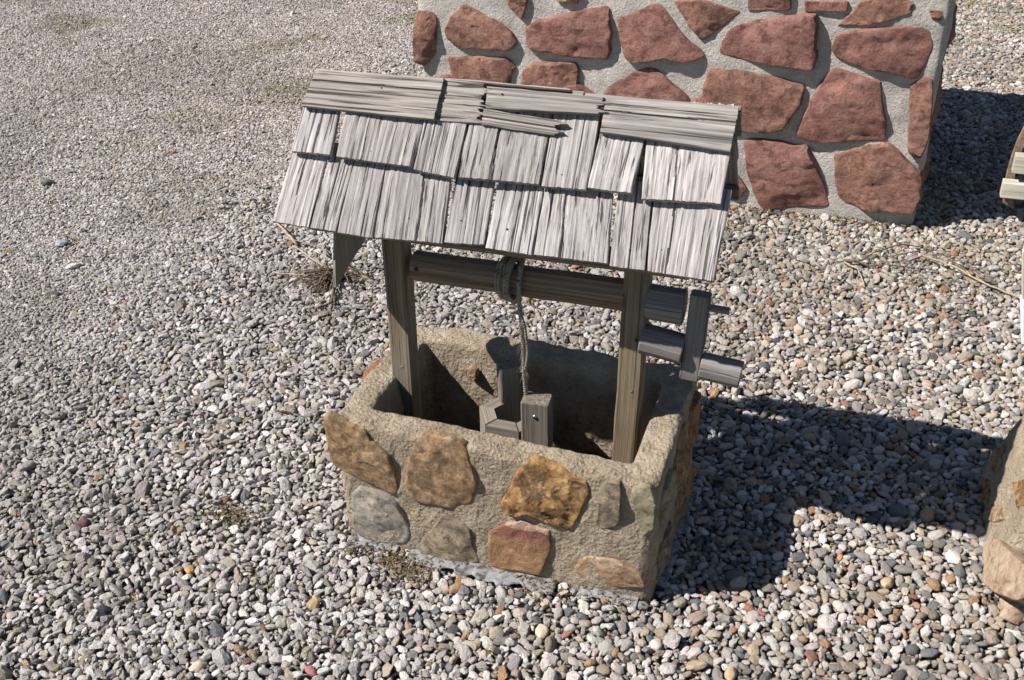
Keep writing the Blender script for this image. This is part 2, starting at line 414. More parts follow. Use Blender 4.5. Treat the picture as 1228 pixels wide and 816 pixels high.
def tube_data(path, rad, sides=6, verts=None, faces=None):
    verts = [] if verts is None else verts; faces = [] if faces is None else faces
    base = len(verts); n = len(path)
    for i, p in enumerate(path):
        t = (Vector(path[min(i+1, n-1)])-Vector(path[max(i-1, 0)])).normalized()
        u = t.cross(Vector((.13, .21, .97))); u = (u if u.length > .05 else t.cross(Vector((1, 0, 0)))).normalized(); w = t.cross(u)
        r = rad[i] if hasattr(rad, '__len__') else rad
        for k_ in range(sides):
            a = 2*math.pi*k_/sides; verts.append(Vector(p)+u*(r*math.cos(a))+w*(r*math.sin(a)))
    for i in range(n-1):
        for k_ in range(sides):
            q = (k_+1) % sides
            faces.append((base+i*sides+k_, base+i*sides+q, base+(i+1)*sides+q, base+(i+1)*sides+k_))
    faces.append(tuple(range(base, base+sides))[::-1]); faces.append(tuple(range(base+(n-1)*sides, base+n*sides)))
    return verts, faces
def nail(p, nrm, r, mat, parent, name='nail', h=.0015):
    n = Vector(nrm).normalized(); verts, faces = [], []
    u = n.orthogonal().normalized(); w = n.cross(u); p = Vector(p)
    for rr, hh in ((1, -.007), (1, h*.5), (.75, h), (0.001, h*1.3)):
        for i in range(10):
            a = 2*math.pi*i/10; verts.append(u*(r*rr*math.cos(a))+w*(r*rr*math.sin(a))+n*hh)
    for j in range(3):
        for i in range(10): faces.append((j*10+i, j*10+(i+1) % 10, (j+1)*10+(i+1) % 10, (j+1)*10+i))
    return mesh_obj(name, verts, faces, mat, parent, True, Matrix.Translation(p))

# ================================================================== THE WELL
well = thing('wishing_well', 'small stone wishing well under a grey shake roof, standing on the gravel', 'wishing well', (0, .22, 0))
WD = .485
def wz(x, y): return -.022*max(0, (x+.4)/.8)*max(0, 1-y/WD) - .004*math.sin(x*9)
base = open_box('masonry_base', -.4, .402, 0, WD, .379, .076, M_well, well, wz, .0062, 3.0)
fix_normals(base)
c6 = lambda p: crop(380, 480, 3.265, p)
c7 = lambda p: crop(590, 500, 3.548, p)
front = [
 (c6([(30, 75), (55, 60), (110, 90), (190, 112), (215, 160), (280, 200), (305, 270), (315, 350), (300, 368), (240, 340), (130, 290), (60, 245), (38, 160)]), 'brown', .013, .8),
 (c6([(347, 300), (385, 175), (430, 142), (530, 150), (585, 190), (610, 270), (630, 330), (600, 408), (520, 418), (400, 400), (350, 370)]), 'brown', .013, .55),
 (c6([(140, 360), (170, 333), (240, 360), (310, 400), (340, 450), (370, 520), (350, 558), (240, 560), (180, 540), (140, 490)]), 'grey', .012, .6),
 (c6([(402, 570), (440, 510), (495, 447), (560, 470), (600, 500), (612, 560), (638, 628), (600, 648), (480, 625), (412, 600)]), 'tanbrown', .014, .4),
 (c7([(40, 372), (90, 270), (130, 210), (185, 184), (240, 205), (330, 240), (400, 270), (410, 320), (380, 400), (330, 478), (270, 458), (215, 430), (150, 405), (90, 422)]), 'ochre', .015, 1.2),
 (c7([(-12, 488), (60, 455), (130, 438), (170, 465), (245, 485), (250, 540), (212, 668), (120, 655), (-5, 640), (-14, 560)]), 'maroon', .012, .5),
 (c7([(455, 305), (480, 277), (545, 277), (552, 330), (550, 420), (530, 465), (470, 478), (442, 455), (458, 380)]), 'tanbrown', .013, .8),
 (c7([(597, 305), (630, 295), (672, 300), (700, 360), (690, 470), (645, 508), (615, 440)]), 'green', .013, .6),
 (c7([(352, 640), (400, 592), (500, 592), (560, 620), (640, 670), (655, 722), (560, 722), (440, 712), (382, 690)]), 'pink', .011, .5),
]
for i, (p, mt, h, rg) in enumerate(front):
    stone_on_plane(p, (0, -.001, 0), (0, -1, 0), M_rocks[mt], base, h, .015, i+1, rg)
def side_stone(x, nrm, pts, mt, h, sd):
    stone_on_plane([(x, y, z) for y, z in pts], (x, 0, 0), (nrm, 0, 0), M_rocks[mt], base, h, .015, sd, .45, px_is_world=True)
for i, (pts, mt, h) in enumerate([
   ([(.05, .20), (.04, .30), (.11, .33), (.14, .26), (.12, .18)], 'green', .020),
   ([(.20, .16), (.17, .28), (.22, .34), (.31, .33), (.33, .22), (.28, .15)], 'brown', .028),
   ([(.36, .20), (.36, .33), (.43, .34), (.45, .24), (.42, .18)], 'orange', .022),
   ([(.06, .03), (.05, .13), (.17, .14), (.20, .06)], 'tanbrown', .018),
   ([(.25, .02), (.24, .11), (.36, .14), (.43, .10), (.42, .03)], 'brown', .020)]):
    side_stone(.402, 1, pts, mt, h, 20+i)
for i, (pts, mt, h) in enumerate([
   ([(.19, .27), (.17, .33), (.24, .362), (.33, .355), (.35, .29), (.28, .25)], 'orange', .040),
   ([(.05, .20), (.05, .31), (.13, .33), (.15, .24), (.11, .17)], 'brown', .020),
   ([(.38, .18), (.37, .30), (.44, .32), (.46, .22)], 'tanbrown', .02),
   ([(.08, .03), (.07, .13), (.20, .15), (.23, .05)], 'ochre', .018),
   ([(.28, .04), (.27, .14), (.40, .13), (.42, .05)], 'grey', .018)]):
    side_stone(-.4, -1, pts, mt, h, 40+i)
for i, (x0, x1, z0, z1, mt) in enumerate([(-.35, -.16, .18, .33, 'brown'), (-.10, .08, .20, .34, 'ochre'), (.14, .34, .17, .32, 'tanbrown'), (-.33, -.12, .03, .14, 'grey'), (-.06, .12, .03, .15, 'brown'), (.17, .35, .03, .13, 'pink')]):
    stone_on_plane([(x0, WD, z0+.02), (x0+.02, WD, z1), (x1-.04, WD, z1-.01), (x1, WD, (z0+z1)/2), (x1-.03, WD, z0), (x0+.05, WD, z0-.005)], (0, WD, 0), (0, 1, 0), M_rocks[mt], base, .018, .015, 60+i, .45, px_is_world=True)
# earth floor inside and rubble poking through the inner face
mesh_obj('well_floor', [(-.34+.68*i/16, .06+.37*j/10, .10+.02*noise.noise(Vector((i*.7, j*.7, 1)))) for j in range(11) for i in range(17)],
         [(j*17+i, j*17+i+1, (j+1)*17+i+1, (j+1)*17+i) for j in range(10) for i in range(16)], M_earth, well)
stone_on_plane(crop(380, 370, 4.08, [(725, 300), (760, 285), (785, 300), (790, 330), (760, 350), (730, 330)]), (0, WD-.09, 0), (0, -1, 0), M_rocks['brown'], base, .02, .02, 77, .5)

# posts
for (xa, xb) in ((-.304, -.314), (.290, .266)):
    po = timber('post', (xb, .247, .10), (xa, .247, .955), .057, .050, MW_post, well, (0, -1, 0), .004, .001)
    po.data.polygons.foreach_set('use_smooth', [True]*len(po.data.polygons))

for px_, r_ in (((482, 440), .0045), ((757, 470), .003), ((470, 372), .003)): nail(at(px_, (0, .2215, 0), (0, 1, 0)), (0, -1, 0), r_, MW_bucket, well, 'knot', .0008)
nail(at((763, 408), (0, .221, 0), (0, 1, 0)), (0, -1, 0), .0035, M_rust, well, 'knot', .001)
# ------------------------------------------------------------------ roof
P0 = Vector((0, .0988, .8254)); P1 = Vector((0, .3294, 1.1154))
UP = (P1-P0).normalized(); NF = Vector((0, -UP.z, UP.y)); AX = Vector((1, 0, 0))
roof = timber('roof_frame', (-.505, .3294, 1.068), (.455, .3294, 1.068), .030, .070, MW_beam, well)
def slope_pt(x, s, off=0, back=False):
    n = NF; u = UP
    if back: n = Vector((0, UP.z, UP.y)); u = Vector((0, -UP.y, UP.z)); p = Vector((0, 2*.3294-.0988, .8254))
    else: p = P0
    return Vector((x, 0, 0))+p+u*s+n*off
LS = (P1-P0).length
for bk in (False, True):
    n = NF if not bk else Vector((0, UP.z, UP.y))
    x0b = (-.475, -.50)[0] if not bk else -.20
    if not bk: timber('batten', slope_pt(-.452, .028, -.010), slope_pt(.418, .028, -.010), .045, .018, MW_beam, roof, n)
    else: timber('batten', slope_pt(-.20, .028, -.010, bk), slope_pt(.455, .028, -.010, bk), .040, .018, MW_beam, roof, n)
    timber('batten', slope_pt(-.47 if not bk else -.30, .190, -.010, bk), slope_pt(.440, .190, -.010, bk), .036, .016, MW_beam, roof, n)
    for x in (-.345, .337):                                         # rafters beside the posts
        timber('rafter', slope_pt(x, .045, -.038, bk), slope_pt(x, LS-.02, -.038, bk), .020, .036, MW_beam, roof, n)

def shake(name, q, off, mat, parent, t_lo=.011, t_hi=.006, along='up', jag=.002, groove=.0013, seed=0, jag_end=0, back=False, split=None, curl=0):
    """one shake or ridge board. q = TL,TR,BR,BL corners in world space on the roof slope"""
    TL, TR, BR, BL = q
    c = (TL+TR+BR+BL)/4
    n = NF if not back else Vector((0, UP.z, UP.y))
    Yd = ((TL-BL)+(TR-BR)) if along == 'up' else ((TR-TL)+(BR-BL))
    mw = frame(c, Yd, n); inv = mw.inverted()
    if along != 'up':                                               # long boards: Y runs along the ridge
        TL, TR, BR, BL = BR, TR, TL, BL                              # bottom edge becomes local x max
        TL, TR, BR, BL = q[1], q[2], q[3], q[0]
    a, b, d, e = [inv @ v for v in (TL, TR, BR, BL)]
    wd = (b-a).length; ln = (a-e).length
    nx_, ny_ = max(8, int(wd/.0028)), max(6, int(ln/.012)); nx_ = min(int(nx_*1.35), 58); ny_ = min(ny_, 14)
    top, bot = [], []
    r = random.Random(seed); ph = r.random()*90; raise_ = r.uniform(0, .0035); roll_ = r.uniform(-.0022, .0022)
    cracks = [(r.uniform(.04, .96)*wd, r.uniform(.0012, .0030), r.uniform(.0010, .0034), r.random(), r.uniform(.35, 1.2), r.uniform(-.03, .03)*wd) for _ in range(max(3, int(wd/.019)))]
    steps = [(r.random(), r.uniform(.0008, .0022)*r.choice((-1, 1))) for _ in range(int(wd/.02)+1)]
    for j in range(ny_+1):
        v = j/ny_
        for i in range(nx_+1):
            u = i/nx_
            lo = e.lerp(d, u); hi = a.lerp(b, u)
            p = lo.lerp(hi, v)
            x = u*wd
            j0 = jag*(noise.noise(Vector((x*90, ph, 0)))+.7*noise.noise(Vector((x*260, ph, 2))))
            j1 = (jag+jag_end)*(noise.noise(Vector((x*110, ph, 5)))+.8*noise.noise(Vector((x*330, ph, 8)))) 
            if v == 0: p.y += j0*1.5 if along == 'up' else j0*1.5
            if v == 1: p.y += j1*2.2-jag_end*.6
            side = .0016*noise.noise(Vector((v*ln*22, ph, 11)))
            if i == 0: p.x += side
            if i == nx_: p.x += side*.8
            g = groove*(1.1*noise.noise(Vector((x*100, v*ln*1.2, ph)))+1.2*noise.noise(Vector((x*300, v*ln*2, ph+3))))
            g += sum(s for uu, s in steps if u > uu)*.5
            for cx_, cw_, cdp, cv, cl, sl_ in cracks:
                if abs(v-cv) < cl: g -= cdp*max(0, 1-abs(x-cx_-sl_*v)/cw_)
            if split and abs(u-split-.015*math.sin(v*5+ph)) < .5/nx_+.004: g -= .006
            th = t_lo+(t_hi-t_lo)*v
            g += raise_+roll_*(2*u-1)
            bend = curl*((2*u-1)**2)*(1-v) + .0015*math.sin(v*3+ph)
            edge = -.0012 if i in (0, nx_) or j in (0,) else 0
            top.append(Vector((p.x, p.y, th+g+bend+edge))); bot.append(Vector((p.x, p.y, bend*.8)))
    N = len(top); w_ = nx_+1; faces = []
    for j in range(ny_):
        for i in range(nx_):
            k0 = j*w_+i; faces.append((k0, k0+1, k0+w_+1, k0+w_)); faces.append((N+k0, N+k0+w_, N+k0+w_+1, N+k0+1))
    for i in range(nx_):
        faces.append((i, N+i, N+i+1, i+1)); k0 = ny_*w_+i; faces.append((k0, k0+1, N+k0+1, N+k0))
    for j in range(ny_):
        k0 = j*w_; faces.append((k0, k0+w_, N+k0+w_, N+k0)); k0 = j*w_+nx_; faces.append((k0, N+k0, N+k0+w_, k0+w_))
    o = mesh_obj(name, top+bot, faces, mat, parent, True, mw @ Matrix.Translation((0, 0, 0)))
    auto_sharp(o, 50); return o
def onroof(px, off): return at(px, P0+NF*off, NF)
def fshake(name, TL, TR, BR, BL, off_lo, off_hi, mat, **kw):
    q = [onroof(TL, off_hi+.005), onroof(TR, off_hi+.005), onroof(BR, off_lo+.010), onroof(BL, off_lo+.010)]
    q[0] -= NF*.005; q[1] -= NF*.005; q[2] -= NF*.010; q[3] -= NF*.010
    return shake(name, q, 0, mat, roof, **kw)
lower = [
 ((351.7, 183), (392, 188), (371.5, 273.5), (327.4, 266)), ((394.0, 189), (425, 193), (404.6, 279), (372.7, 273.8)),
 ((425.8, 194), (462, 200), (447.5, 286), (405.8, 280)), ((463.5, 200), (541.0, 212), (531.0, 292.8), (449.2, 285)),
 ((547, 213), (593, 220), (581, 294.4), (533.9, 291.8)), ((597.5, 219), (652.0, 227), (638.8, 307), (582.5, 297.5)),
 ((654, 228), (734.5, 236), (729, 317), (641.6, 306.6)), ((740.3, 234), (781, 239), (773.4, 325), (731.4, 320)),
 ((784, 240), (874, 249), (855.5, 338.4), (775, 325.3))]
spl = [None, .5, None, .62, None, .55, .35, .55, .3]
for i, (TL, TR, BR, BL) in enumerate(lower):
    up = lambda a, b: (a[0]+(a[0]-b[0])*.22, a[1]+(a[1]-b[1])*.22)   # the top runs on under the next course
    fshake('shake', up(TL, BL), up(TR, BR), BR, BL, .002, .0, MW_shake, t_lo=.015, t_hi=.005, seed=100+i, split=spl[i], jag=.0009, curl=(.002 if i % 3 == 1 else -.0015))
upper = [
 ((364, 128), (407, 133), (396, 186.6), (349.2, 181.5)), ((415.6, 136), (508.3, 147), (492.6, 200.4), (405, 189.4)),
 ((510, 146), (560, 150), (545.3, 214.6), (497.7, 204.8)), ((562.8, 149), (657, 162), (646.2, 222.3), (550, 214.0)),
 ((664.5, 137), (719.4, 139), (703.5, 228.7), (649.6, 223.8)), ((720, 160), (772, 170), (757.6, 233.4), (705.9, 227)),
 ((774.8, 171), (876, 181), (864.3, 245.6), (769.5, 239.5))]
for i, (TL, TR, BR, BL) in enumerate(upper):
    fr = .42 if i != 4 else .10
    up = lambda a, b: (a[0]+(a[0]-b[0])*fr, a[1]+(a[1]-b[1])*fr)
    fshake('shake', up(TL, BL), up(TR, BR), BR, BL, .017, .008, MW_shake, t_lo=.015, t_hi=.006, seed=200+i, split=[.58, None, None, .42, None, None, .4][i], jag=.0010, curl=(-.002, .0015, .002)[i % 3])
ridge = [
 ((381, 84.7), (534.3, 95.7), (520.8, 144), (362, 127.6), .024, 0, .3), ((533.5, 95.9), (588.5, 103), (577.5, 148.4), (521.8, 144.4), .016, .014, None),
 ((585.0, 105.2), (727, 119), (722, 138), (583.0, 130.5), .022, .010, None), ((581.5, 132.5), (674, 147), (672, 163.5), (577.5, 149.5), .020, .012, .5),
 ((727, 119.6), (886.6, 129.8), (875.5, 182.4), (719.6, 158.8), .026, 0, .35)]
for i, (TL, TR, BR, BL, off, je, sp_) in enumerate(ridge):
    fshake('ridge_board', TL, TR, BR, BL, off, off, MW_ridge, t_lo=.012, t_hi=.012, along='side', seed=300+i, split=sp_, jag=.0008, jag_end=je, groove=.0010)
# thin capping strip behind the ridge and the rear slope
timber('ridge_strip', (-.29, .338, 1.121), (.10, .338, 1.121), .026, .006, MW_ridge, roof, (0, .5, .8))
rr_ = random.Random(5)
def bshake(x0, x1, s0, s1, off, sd, along='up', name='shake', mt=MW_shake):
    q = [slope_pt(x0, s1, off, True), slope_pt(x1, s1, off, True), slope_pt(x1, s0, off, True), slope_pt(x0, s0, off, True)]
    if along == 'up': q = [q[1], q[0], q[3], q[2]]
    else: q = [q[1], q[0], q[3], q[2]]
    shake(name, q, 0, mt, roof, seed=sd, along=along, back=True, t_lo=.012, t_hi=.006 if along == 'up' else .012)
x = -.17; i = 0
while x < .44:
    w_ = min(rr_.uniform(.06, .105), .462-x)
    bshake(x+.002, x+w_-.002, rr_.uniform(-.004, .004), .235, .002, 400+i); x += w_; i += 1
x = -.30
while x < .43:
    w_ = min(rr_.uniform(.06, .11), .462-x)
    bshake(x+.002, x+w_-.002, .135, .345, .016, 430+i); x += w_; i += 1
for j, (x0, x1) in enumerate([(-.505, -.21), (-.205, .12), (.125, .462)]):
    bshake(x0, x1, LS-.125, LS-.022, .012, 460+j, 'side', 'ridge_board', MW_ridge)
# pointed scrap of board hanging under the left overhang
T = [at(q, (-.415, 0, 0), (1, 0, 0)) for q in ((403, 262), (444, 270), (438, 288), (421, 315), (407, 340), (403, 345), (402, 320))]
c_ = sum(T, Vector())/len(T); n_ = len(T)
vv = [(p.y-c_.y, p.z-c_.z, xx) for xx in (0, -.006) for p in T]
ff = [tuple(range(n_))[::-1], tuple(range(n_, 2*n_))]+[(i, (i+1) % n_, n_+(i+1) % n_, n_+i) for i in range(n_)]
o = mesh_obj('hanging_scrap', vv, ff, MW_scrap, roof, False, Matrix(((0, 0, 1, -.415), (1, 0, 0, c_.y), (0, 1, 0, c_.z), (0, 0, 0, 1)))); fix_normals(o)
o['label'] = 'pointed pale scrap of board under the left eave'

# nails on the shakes
def rnail(px, off=.013): nail(onroof(px, off), NF, .0022, M_rust, roof, h=.0008)
for px in [(445, 182), (527.5, 196.5), (592.5, 210.5), (730.5, 215.3), (674, 210), (808.8, 215)]: rnail(px, .0285)
for px in [(490, 262), (553, 265), (608, 275), (691, 290), (755, 300), (793, 300), (402, 262)]: rnail(px, .015)
for px in [(389.6, 117.2), (457.6, 105.6), (506.4, 104.4), (476.4, 129), (508.1, 131.8), (868, 134.5), (602, 113)]: rnail(px, .0365)

# ------------------------------------------------------------------ roller, rope and crank
RY = .247; rz_l, rz_r = .690, .690
roller = round_bar('roller', (-.262, RY, .690), (.258, RY, .689), .037, MW_beam, well, 8, 22.5, .001)
nail(at((499, 323), (0, RY-.036, 0), (0, 1, 0)), (0, -1, 0), .005, M_rust, roller, 'bolt')
round_bar('roller_hub', (.308, RY, .682), (.392, RY, .680), .041, MW_grey, well, 8, 22.5)
aA = at((838, 352), (0, .235, 0), (0, 1, 0)); aB = at((825, 450), (0, .235, 0), (0, 1, 0))
arm = timber('crank_arm', (.428, .235, .726), (.416, .235, .506), .045, .032, MW_grey, well, (0, -1, 0), .004)
round_bar('crank_pin', (.443, .235, .694), (.492, .235, .692), .0085, MW_grey, arm, 8)
round_bar('crank_handle', (.440, .235, .543), (.532, .235, .534), .032, MW_grey, arm, 12, 10)
round_bar('winch_peg', (.300, .235, .590), (.398, .235, .578), .036, MW_grey, arm, 12, 10)

def rope_tube(path, r, verts, faces, strands=3, pitch=.022):
    n = len(path); s = 0
    for k_ in range(strands):
        q = []; s = 0
        for i, p in enumerate(path):
            t = (Vector(path[min(i+1, n-1)])-Vector(path[max(i-1, 0)])).normalized()
            u = t.cross(Vector((.1, .95, .3))).normalized(); w = t.cross(u)
            if i: s += (Vector(p)-Vector(path[i-1])).length
            a = 2*math.pi*(s/pitch+k_/strands); q.append(Vector(p)+u*(r*.5*math.cos(a))+w*(r*.5*math.sin(a)))
        tube_data(q, r*.56, 5, verts, faces)
def resample(P, step=.004):
    out = [Vector(P[0])]
    for a, b in zip(P, P[1:]):
        a, b = Vector(a), Vector(b); m = max(1, int((b-a).length/step))
        out += [a.lerp(b, q/m) for q in range(1, m+1)]
    return out
V_, F_ = [], []
coils = []
rx = at((603, 330), (0, RY-.04, 0), (0, 1, 0)).x
for t in range(0, 150*3+1):                                          # turns round the roller
    a = R(t*2.4*1.0*360/120*1.0); prog = t/450
    xx = rx-.016+.034*abs(((prog*2.6) % 2)-1)
    rad = .0455+.005*math.sin(prog*11)+.004*noise.noise(Vector((t*.03, 1, 1))); xx += .009*noise.noise(Vector((t*.022, 5, 1)))
    coils.append((xx, RY+rad*math.cos(a), .690+rad*math.sin(a)))
rope_tube(coils[:380], .0055, V_, F_)
# down to the bucket
dx = at((622, 318), (0, RY-.045, 0), (0, 1, 0))
end = at((632, 473), (0, .225, 0), (0, 1, 0))
tp = Vector((dx.x, RY-.046, .705))
path = [Vector((dx.x-.010, RY+.02, .735)), Vector((dx.x-.004, RY-.02, .733)), tp, Vector((dx.x, RY-.050, .66))]
for q in range(1, 13):
    u = q/12; p = Vector((dx.x, RY-.050, .66)).lerp(end, u); p.x += .0025*math.sin(u*5); path.append(p)
rope_tube(resample(path), .0062, V_, F_)
# frayed second tail beside it
path2 = [path[3]+Vector((.004, -.004, -.02)), path[6]+Vector((.010, -.006, 0)), path[9]+Vector((.012, -.004, 0)), path[11]+Vector((.006, -.004, 0)), path[12]+Vector((-.006, 0, 0))]
rope_tube(resample(path2), .0040, V_, F_)
rr_ = random.Random(3)
for q in range(90):
    u = rr_.uniform(.15, .8); b = path[3].lerp(end, u); d = Vector((rr_.uniform(-1, 1), rr_.uniform(-1, .3), rr_.uniform(-2.5, -.5))).normalized()
    L = rr_.uniform(.01, .026); tube_data([b, b+d*L*.5+Vector((0, 0, -.002)), b+d*L+Vector((0, 0, -.007))], .0005, 3, V_, F_)
mesh_obj('rope', V_, F_, M_rope, roller)

# ------------------------------------------------------------------ bucket
BC = Vector((-.030, .262, 0)); BZ = .300; HR = .088
bucket = thing('wooden_bucket', 'weathered hexagonal wooden bucket hanging on the rope inside the well', 'bucket', (BC.x, BC.y, .125))
for q in range(6):                                                   # six staves make the hexagon
    a0, a1 = R(60*q), R(60*(q+1))
    if q == 1: continue
    pts_o = [BC+Vector((HR*math.cos(a), HR*math.sin(a), 0)) for a in (a0+.012, a1-.012)]
    pts_i = [BC+Vector((HR*.55*math.cos(a), HR*.55*math.sin(a), 0)) for a in (a0+.012, a1-.012)]
    mid = (pts_o[0]+pts_o[1]+pts_i[0]+pts_i[1])/4; ux = (pts_o[1]-pts_o[0]).normalized()
    zt = BZ+.003*math.sin(q*2.3)
    mw = Matrix(((0, ux.x, ux.y, mid.x), (0, ux.y, -ux.x, mid.y), (1, 0, 0, 0), (0, 0, 0, 1)))
    corners = [pts_o[0], pts_o[1], pts_i[1], pts_i[0]]
    inv = mw.inverted(); vv = []
    for z in (.125, zt-.002, zt):
        for c_ in corners:
            p = Vector((c_.x, c_.y, 0)); m2 = Vector((mid.x, mid.y, 0))
            if z == zt: p = m2+(p-m2)*.95
            vv.append(inv @ Vector((p.x, p.y, z)))
    ff = [(0, 1, 2, 3)[::-1]]+[(b*4+i, b*4+(i+1) % 4, b*4+4+(i+1) % 4, b*4+4+i) for b in (0, 1) for i in range(4)]+[(8, 9, 10, 11)]
    o = mesh_obj('stave', vv, ff, MW_bucket, bucket, False, mw); fix_normals(o)
fu = BC+Vector((.082, -.048, 0)); fd = Vector((.92, -.28, 0))
up1 = timber('upright', (fu.x, fu.y, .13), (fu.x, fu.y, .388), .070, .052, MW_bucket, bucket, (.08, -.99, 0), .003)
up1['label'] = 'front upright with a bright screw'
ru = BC+Vector((-.028, .060, 0))
timber('upright', (ru.x, ru.y, .13), (ru.x, ru.y, .400), .054, .044, MW_bucket, bucket, (.55, -.83, 0), .003)
sc_p = at((641, 500), (fu.x, fu.y-.026, 0), (.08, -.99, 0))
nail(sc_p, (0, -1, .15), .0055, M_steel, up1, 'screw', .003)
mesh_obj('bucket_floor', [BC+Vector((HR*.7*math.cos(R(60*i)), HR*.7*math.sin(R(60*i)), .14)) for i in range(6)], [tuple(range(6))], MW_bucket, bucket)

# grey flaking liner strip round the foot of the well
def liner(name, x0, x1, y0, y1, side):
    vv = []; n1, n2 = 70, 5
    for i in range(n1+1):
        u = i/n1
        for j in range(n2+1):
            w = j/n2
            if side == 'front':
                x = x0+(x1-x0)*u; q_ = (x1-x0)*u*1.0; d = y0*1.25+.020*noise.noise(Vector((q_*22+x0*5, 3, 0)))+.012*noise.noise(Vector((q_*75, 1, x0))); d = max(.002, d)
                y = .01-(d+.01)*w; wave = .0025*noise.noise(Vector((q_*25, w, 2)))
                vv.append((x, y, .012+gz(x, y)+wave-.003*w))
            else:
                y = y0+(y1-y0)*u; d = max(.004, .018+.016*noise.noise(Vector((u*7, 8, 0)))+.008*noise.noise(Vector((u*30, 6, 0))))
                x = x0+(d+.01)*w; vv.append((x, y, .012+gz(x, y)+.006*noise.noise(Vector((u*12, w, 5)))-.006*w*w))
    ff = [(i*(n2+1)+j, (i+1)*(n2+1)+j, (i+1)*(n2+1)+j+1, i*(n2+1)+j+1) for i in range(n1) for j in range(n2)]
    o = mesh_obj(name, vv, ff, M_slate, well); m = o.modifiers.new('s', 'SOLIDIFY'); m.thickness = .004; return o
liner('liner_edge', -.385, -.25, .020, 0, 'front'); liner('liner_edge', -.215, .17, .036, 0, 'front'); liner('liner_edge', .21, .37, .022, 0, 'front')
liner('liner_edge', .395, 0, .06, .44, 'right')

# ================================================================== THE RED STONE WALL
WY = 2.337; WXL, WXR, WYB, WH = -1.150, .942, 3.52, 1.30
wall = thing('stone_wall', 'thick block of red sandstone pieces set in grey mortar, standing behind the well', 'stone wall', (-.1, WY, 0))
def rough_block(name, x0, x1, y0, y1, z1, mat, parent, st=.025, amp=.007):
    bm = bmesh.new(); bmesh.ops.create_cube(bm, size=1)
    for v_ in bm.verts: v_.co = Vector((x0 if v_.co.x < 0 else x1, y0 if v_.co.y < 0 else y1, -.05 if v_.co.z < 0 else z1))
    me = bpy.data.meshes.new(name); bm.free()
    vv, ff = [], []
    idx = {}
    def V(x, y, z):
        key = (round(x, 4), round(y, 4), round(z, 4))
        if key not in idx:
            idx[key] = len(vv); p = Vector(key); c = Vector(((x0+x1)/2, (y0+y1)/2, z1/2))
            n = Vector((-1 if x <= x0+1e-4 else 1 if x >= x1-1e-4 else 0, -1 if y <= y0+1e-4 else 1 if y >= y1-1e-4 else 0, 1 if z >= z1-1e-4 else 0))
            edge = n.length > 1.1
            if n.length: n.normalize()
            d = amp*(1.5*noise.noise(p*3)+1.1*noise.noise(p*9)+.6*noise.noise(p*26))-(.014 if edge else 0)
            vv.append(p+n*d)
        return idx[key]
    def face(o_, u, w, nu, nw):
        for i in range(nu):
            for j in range(nw):
                P = [o_+u*(i+a)/nu+w*(j+b)/nw for a, b in ((0, 0), (1, 0), (1, 1), (0, 1))]
                ff.append(tuple(V(*p) for p in P))
    X = Vector((x1-x0, 0, 0)); Y = Vector((0, y1-y0, 0)); Z = Vector((0, 0, z1+.05)); O = Vector((x0, y0, -.05))
    nx_, ny_, nz_ = int(X.x/st), int(Y.y/st/2), int(Z.z/st)
    face(O, X, Z, nx_, nz_); face(O+Y, Z, X, nz_, nx_); face(O, Z, Y, nz_, ny_); face(O+X, Y, Z, ny_, nz_); face(O+Z, X, Y, nx_, ny_)
    return mesh_obj(name, vv, ff, mat, parent)
wm = rough_block('mortar', WXL, WXR, WY, WYB, WH, M_wall, wall)
cA = lambda p: crop(490, 0, 3.612, p)
cB = lambda p: crop(800, 0, 2.914, p)
